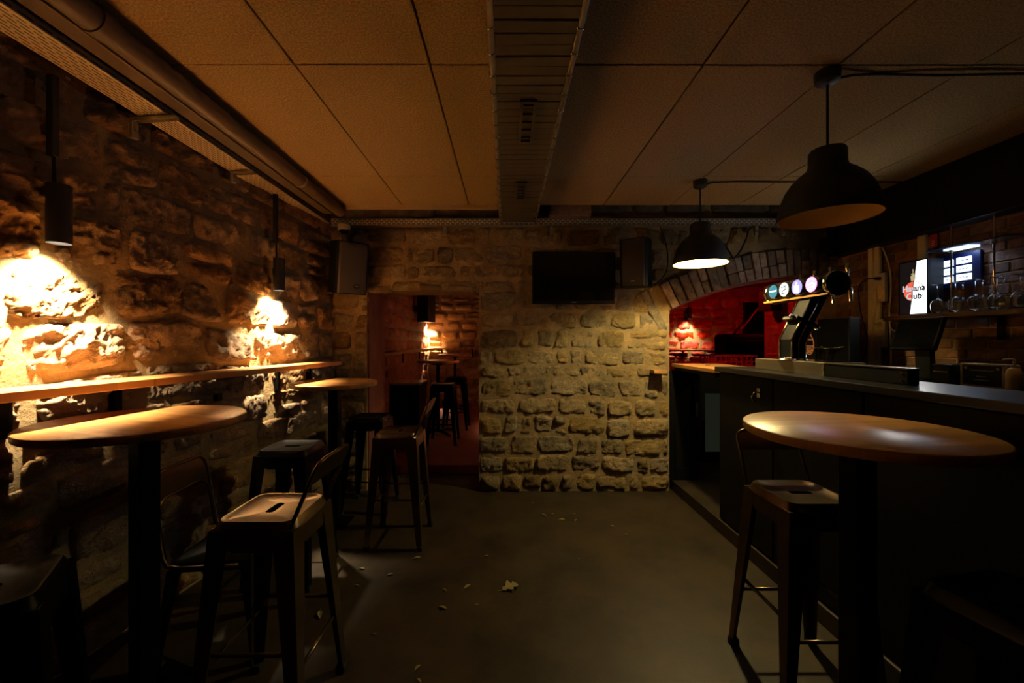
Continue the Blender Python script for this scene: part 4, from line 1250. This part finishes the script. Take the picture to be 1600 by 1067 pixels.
# face split along a diagonal (local y: + is the reader's left)
yl, yr = SGW / 2 - f_, -SGW / 2 + f_
zb_, zt_ = f_, SGH - f_
td, bd_ = -0.028, 0.022          # diagonal at the top and the bottom
MB().prism([(yl, zb_), (yl, zt_), (td, zt_), (bd_, zb_)], 0, 0.001, 0.004).build('dark_face', M['sign_dark'], sg)
MB().prism([(bd_, zb_), (td, zt_), (yr, zt_), (yr, zb_)], 0, 0.001, 0.004).build('white_face', M['e_white'], sg)
cy_, cz_, R_ = -0.004, 0.175, 0.073
def dside(z): return bd_ + (td - bd_) * (z - zb_) / (zt_ - zb_)
L_, Rr = [], []
for k in range(49):
    a = 2 * PI * k / 48
    y, z = cy_ + R_ * math.cos(a), cz_ + R_ * math.sin(a)
    (L_ if y > dside(z) else Rr).append((a, y, z))
L_.sort(key=lambda p: p[0] if p[0] < PI * 1.9 else p[0] - 2 * PI)
red = [(y, z) for a, y, z in sorted([p for p in L_], key=lambda p: (p[0] + PI) % (2 * PI))]
MB().prism(red, 0, -0.0002, 0.0012).build('red_half_disc', M['e_signred'], sg)
wht = [(y, z) for a, y, z in sorted([p for p in Rr], key=lambda p: p[0])]
MB().prism(wht, 0, -0.0002, 0.0012).build('white_half_disc', M['e_white'], sg)
q = MB()
ellipse_ring(q, (-0.0002, cy_, cz_), R_, R_, 0.0016, 0, 2 * PI, 40)
q.build('disc_outline', M['ink'], sg)
q = MB()
q.prism([(0.012, 0.252), (0.017, 0.285), (0.003, 0.297), (0.0, 0.315), (-0.006, 0.297), (-0.018, 0.285), (-0.014, 0.252)], 0, -0.0012, 0.0012)
q.box(-0.0012, 0.0012, -0.003, 0.001, 0.315, 0.338).box(-0.0012, 0.0012, -0.020, 0.014, 0.300, 0.305)
q.build('gold_figure', M['e_signgold'], sg)
Rm = Matrix(((0, 0, -1), (-1, 0, 0), (0, 1, 0)))
def letters(body, y, z, size, m, name):
    cu = bpy.data.curves.new(name, 'FONT')
    cu.body = body
    cu.size = size
    cu.extrude = 0.0005
    cu.align_x = 'LEFT'
    cu.offset = 0.0016
    tmp = bpy.data.objects.new(name, cu)
    COL.objects.link(tmp)
    me = bpy.data.meshes.new_from_object(tmp.evaluated_get(bpy.context.evaluated_depsgraph_get()))
    bpy.data.objects.remove(tmp)
    me.materials.clear()
    me.materials.append(M[m])
    o = bpy.data.objects.new(name, me)
    COL.objects.link(o)
    o.parent = sg
    o.matrix_local = Matrix.Translation((-0.0022, y, z)) @ Rm.to_4x4()
    return o
letters('Hav', 0.078, 0.176, 0.062, 'e_ltgrey', 'lettering')
letters('ana', -0.006, 0.176, 0.062, 'ink', 'lettering')
letters('C', 0.047, 0.118, 0.062, 'e_ltgrey', 'lettering')
letters('lub', 0.010, 0.118, 0.062, 'ink', 'lettering')

FACE = (0, math.radians(90), 0)
for (yy, col, e) in ((2.672, (0.8, 0.9, 0.85), 1.2), (2.553, (0.6, 0.55, 1.0), 1.2), (2.432, (1.0, 0.4, 0.75), 1.2)):
    add_light('badge_light', 'SPOT', (dx - 0.092, yy - 2.53, dz_ + 0.005), e, col, bt, rot=FACE, spot_size=math.radians(170), spot_blend=0.6, shadow_soft_size=0.03)
add_light('sign_light', 'SPOT', (-0.006, -0.05, 0.2), 11.0, (0.95, 0.95, 0.92), sg, rot=FACE, spot_size=math.radians(170), spot_blend=0.6, shadow_soft_size=0.05)
add_light('strip_light', 'SPOT', (0.085, 0.325, -0.008), 1.5, (0.45, 0.62, 1.0), gs, spot_size=math.radians(160), spot_blend=0.6, shadow_soft_size=0.0)
# ------------------------------------------------------------------ television, speakers, camera
tv = thing('television', 'black flat television hanging on the stone wall', 'television', (0.635, 3.80, 1.807))
MB().box(-0.393, 0.393, 0.0, 0.035, 0, 0.489).build('housing', M['plastic_b'], tv, bevel=0.006)
MB().box(-0.375, 0.375, -0.003, 0.001, 0.03, 0.47).build('screen', M['screen'], tv)
MB().box(-0.022, 0.022, -0.002, 0.001, 0.010, 0.018).build('maker_mark', M['galv'], tv)
MB().box(-0.15, 0.15, 0.035, 0.07, 0.12, 0.36).build('wall_mount', M['blacksteel'], tv)
def speaker(label, loc, rot, w_, h_, d_, badge, arm=0.06):
    t = thing('loudspeaker', label, 'speaker', loc)
    t.rotation_euler = rot
    c = 0.03
    P_ = [(-w_ / 2, d_ / 2), (-w_ / 2, -d_ / 2 + c), (-w_ / 2 + .012, -d_ / 2 + .010), (-w_ / 2 + c, -d_ / 2), (w_ / 2 - c, -d_ / 2), (w_ / 2 - .012, -d_ / 2 + .010), (w_ / 2, -d_ / 2 + c), (w_ / 2, d_ / 2)]
    MB().prism(P_, 2, -h_ / 2, h_ / 2).build('cabinet', M['plastic_b'], t, bevel=0.005)
    gq = [(-w_ / 2 + .014, -d_ / 2 + .010), (-w_ / 2 + c, -d_ / 2 - .006), (w_ / 2 - c, -d_ / 2 - .006), (w_ / 2 - .014, -d_ / 2 + .010), (w_ / 2 - c, -d_ / 2 + .002), (-w_ / 2 + c, -d_ / 2 + .002)]
    MB().prism(gq, 2, -h_ / 2 + .01, h_ / 2 - .01).build('grille', M['speaker'], t, bevel=0.002, smooth='angle')
    if badge == 'disc':
        q = MB().cyl((w_ * .12, -d_ / 2 - .009, -h_ / 2 + .075), 0.027, 0.004, 24, 1).build('badge', M['ink'], t)
        MB().box(w_ * .12 - .014, w_ * .12 + .014, -d_ / 2 - .0098, -d_ / 2 - .009, -h_ / 2 + .073, -h_ / 2 + .078).build('badge_mark', M['galv'], q)
    elif badge == 'bar':
        MB().box(-0.016, 0.016, -d_ / 2 - .008, -d_ / 2 - .006, -h_ / 2 + .05, -h_ / 2 + .058).build('badge', M['white'], t)
    MB().box(-0.02, 0.02, d_ / 2, d_ / 2 + arm, -0.05, 0.05).build('wall_bracket', M['blacksteel'], t)
    return t
speaker('charcoal loudspeaker with a round black badge tilted down in the far left corner', (-1.437, 3.655, 2.116), (math.radians(9), 0, math.radians(40)), 0.285, 0.46, 0.22, 'disc')
speaker('dark loudspeaker with a small white badge, mounted right of the television', (1.185, 3.69, 2.165), (math.radians(3), 0, math.radians(-33)), 0.245, 0.44, 0.20, 'bar')
speaker('black wall speaker in the rear room seen through the doorway', (-1.46, 7.3, 2.05), (0, 0, math.radians(75)), 0.3, 0.5, 0.22, None, 0.13)
speaker('small box speaker bathed in red light on the wall beyond the arch', (3.05, 4.66, 1.92), (0, 0, math.radians(-65)), 0.2, 0.24, 0.16, None)
dc = thing('dome_camera', 'small white dome camera hanging under the slotted channel in the left corner', 'camera', (-1.525, 3.76, 2.54))
MB().lathe([(0.001, 0), (0.055, 0), (0.058, -0.01), (0.056, -0.042), (0.044, -0.05), (0.001, -0.05)], 28).build('housing', M['white'], dc, smooth='angle')
MB().lathe([(0.040, -0.048), (0.038, -0.062), (0.03, -0.076), (0.016, -0.085), (0.001, -0.087)], 24).build('dome', M['darkdome'], dc, smooth=True)

# ------------------------------------------------------------------ rear rooms: furniture
ca = thing('black_cabinet', 'black cabinet with a pale lit top just beyond the doorway', 'cabinet', (-1.33, 5.2, RFZ))
MB().box(-0.195, 0.195, 0, 0.45, 0, 0.80).build('body', M['black'], ca, bevel=0.006)
MB().box(-0.205, 0.205, -0.01, 0.46, 0.80, 0.825).build('top', M['steel'], ca, bevel=0.004)  # pale slab: the light falling on the top is put into its colour
def rear_ledge(label, x0, x1, y0, y1, z):
    t = thing('wall_ledge', label, 'ledge', (x0, y0, z))
    MB().box(0, x1 - x0, 0, y1 - y0, -0.035, 0).build('board', M['ledge'], t, bevel=0.003)
    q = MB()
    if x1 - x0 > y1 - y0:
        for k in range(3):
            xx = (x1 - x0) * (0.15 + 0.35 * k)
            q.box(xx - .015, xx + .015, y1 - y0 - 0.02, y1 - y0, -0.2, -0.035)
    else:
        for k in range(3):
            yy = (y1 - y0) * (0.15 + 0.35 * k)
            q.box(0, 0.02, yy - .015, yy + .015, -0.2, -0.035)
    q.build('shelf_bracket', M['blacksteel'], t)
rear_ledge('wooden ledge along the rust red wall in the rear room', -1.68, -1.50, 4.7, 8.2, 1.31)
rear_ledge('wooden ledge on the stones at the far end of the rear room', -1.66, 0.2, 8.33, 8.56, 1.32)
rear_ledge('wooden ledge under the lamp on the red wall beyond the arch', 2.6, 4.9, 8.30, 8.56, 1.285)
bs = thing('sound_cabinet', 'tall black sound cabinet in the red room beyond the arch', 'cabinet', (3.62, 6.2, RFZ))
MB().box(-0.33, 0.33, -0.2, 0.2, 0, 1.48).build('body', M['black'], bs, bevel=0.05, seg=3)
MB().box(-0.28, 0.28, -0.212, -0.19, 0.08, 1.38).build('grille', M['plastic_b'], bs, bevel=0.01)
fg = thing('glass_door_fridge', 'black fridge with a greenish glass door in the gap behind the bar', 'fridge', (2.2, 4.52, RFZ))
MB().box(0, 0.75, 0.03, 0.5, 0, 1.08).build('body', M['plastic_b'], fg, bevel=0.006)
MB().box(0.035, 0.715, 0.022, 0.03, 0.12, 0.78).build('lit_interior', M['e_fridge'], fg)
dr = MB().box(0, 0.035, 0, 0.022, 0.08, 0.82).box(0.715, 0.75, 0, 0.022, 0.08, 0.82).box(0.035, 0.715, 0, 0.022, 0.78, 0.82).box(0.035, 0.715, 0, 0.022, 0.08, 0.12).build('door_frame', M['black'], fg)
MB().box(0.035, 0.715, 0.006, 0.010, 0.12, 0.78).build('door_glass', M['glass'], dr)
rk = thing('glass_rack', 'glossy red plastic glass rack standing on the fridge behind the arch', 'rack', (2.62, 4.76, RFZ + 1.08))
MB().box(-0.24, 0.24, -0.18, 0.18, 0, 0.012).build('base', M['red_pl'], rk)
for s in (-1, 1):
    q = MB().box(-0.24, 0.24, s * 0.18 - .006, s * 0.18 + .006, 0.11, 0.128).box(-0.24, 0.24, s * 0.18 - .006, s * 0.18 + .006, 0.05, 0.062)
    for k in range(9):
        x = -0.235 + k * 0.0587
        q.box(x - .006, x + .006, s * 0.18 - .005, s * 0.18 + .005, 0.01, 0.115)
    q.build('long_side', M['red_pl'], rk)
    q = MB().box(s * 0.24 - .006, s * 0.24 + .006, -0.18, 0.18, 0.11, 0.128)
    for k in range(5):
        y = -0.16 + k * 0.08
        q.box(s * 0.24 - .005, s * 0.24 + .005, y - .006, y + .006, 0.01, 0.115)
    q.build('short_side', M['red_pl'], rk)
q = MB()
for k in range(1, 6):
    q.box(-0.24 + k * 0.08 - .002, -0.24 + k * 0.08 + .002, -0.175, 0.175, 0.012, 0.085)
for k in range(1, 4):
    q.box(-0.235, 0.235, -0.18 + k * 0.09 - .002, -0.18 + k * 0.09 + .002, 0.012, 0.085)
q.build('dividers', M['red_pl'], rk)

sr = thing('stair_rail', 'thin red lit handrail slanting across the dark passage beyond the arch', 'handrail', (4.45, 7.6, RFZ))
MB().tube([(0, 0, 1.60), (0.50, 0, 2.24)], 0.014, 10).build('rail', M['red_pl'], sr, smooth=True)
for (x, z) in ((0.02, 1.62), (0.48, 2.21)):
    MB().tube([(x, 0, 0), (x, 0, z)], 0.010, 8).build('post', M['blacksteel'], sr, smooth=True)
# ------------------------------------------------------------------ fallen leaves on the floor
def leaf_mesh(kind):
    o = MB()
    n = 8
    vs, fs = [], []
    for i in range(n + 1):
        t = i / n
        wd = math.sin(PI * min(1, t * 1.02)) ** 0.8 * 0.24
        if kind == 'lobed':
            wd *= 1.0 + 0.55 * math.sin(t * PI * 5.5)
        for j, s in enumerate((-1, -0.5, 0, 0.5, 1)):
            vs.append((t - 0.5, s * wd, 0.03 + abs(s) * wd * 0.35 + 0.06 * math.sin(t * 3)))
    for i in range(n):
        for j in range(4):
            a = i * 5 + j
            fs.append((a, a + 1, a + 6, a + 5))
    o.add(vs, fs)
    o.tube([(-0.5, 0, 0.03), (-0.62, 0.01, 0.04), (-0.78, 0.04, 0.03)], 0.012, 5)
    return o
lm = {}
for kind in ('plain', 'lobed'):
    p = leaf_mesh(kind).build('fallen_leaf', M['leaf'], smooth=True)
    lm[kind] = p.data
    bpy.data.objects.remove(p)
random.seed(12)
leafs = [(652, 872, .06), (565, 889, .055), (610, 898, .05), (760, 869, .045), (695, 922, .04), (730, 917, .06), (692, 950, .06), (500, 961, .08), (585, 991, .03), (653, 1044, .05),
         (655, 1064, .04), (850, 805, .06), (863, 803, .05), (878, 812, .06), (897, 803, .04), (900, 813, .05), (957, 822, .04), (979, 835, .03), (880, 765, .035), (602, 757, .09), (630, 745, .09), (745, 945, .03), (832, 786, .04), (905, 873, .02), (558, 915, .04)]
for (px, py, ln) in leafs:
    Y = CH * 627 / (py - 533)
    X = (px - 792) / 627 * Y
    o = bpy.data.objects.new('fallen_leaf', lm['plain'])
    COL.objects.link(o)
    o.location = (X, Y, 0.002)
    o.scale = (ln * .85, ln * .7, ln * .85)
    o.rotation_euler = (random.uniform(-.2, .2), random.uniform(-.1, .1), random.uniform(-1.2, 1.2))
    tag(o, 'small pale dry leaf lying on the dark floor', 'leaf', 'fallen leaves on the floor')
o = bpy.data.objects.new('fallen_leaf', lm['lobed'])
COL.objects.link(o)
o.location = (0.02, 2.36, 0.002)
o.scale = (0.11, 0.13, 0.10)
o.rotation_euler = (0.1, 0, 0.5)
tag(o, 'largest fallen leaf, lobed and pale yellow, in the middle of the floor', 'leaf', 'fallen leaves on the floor')
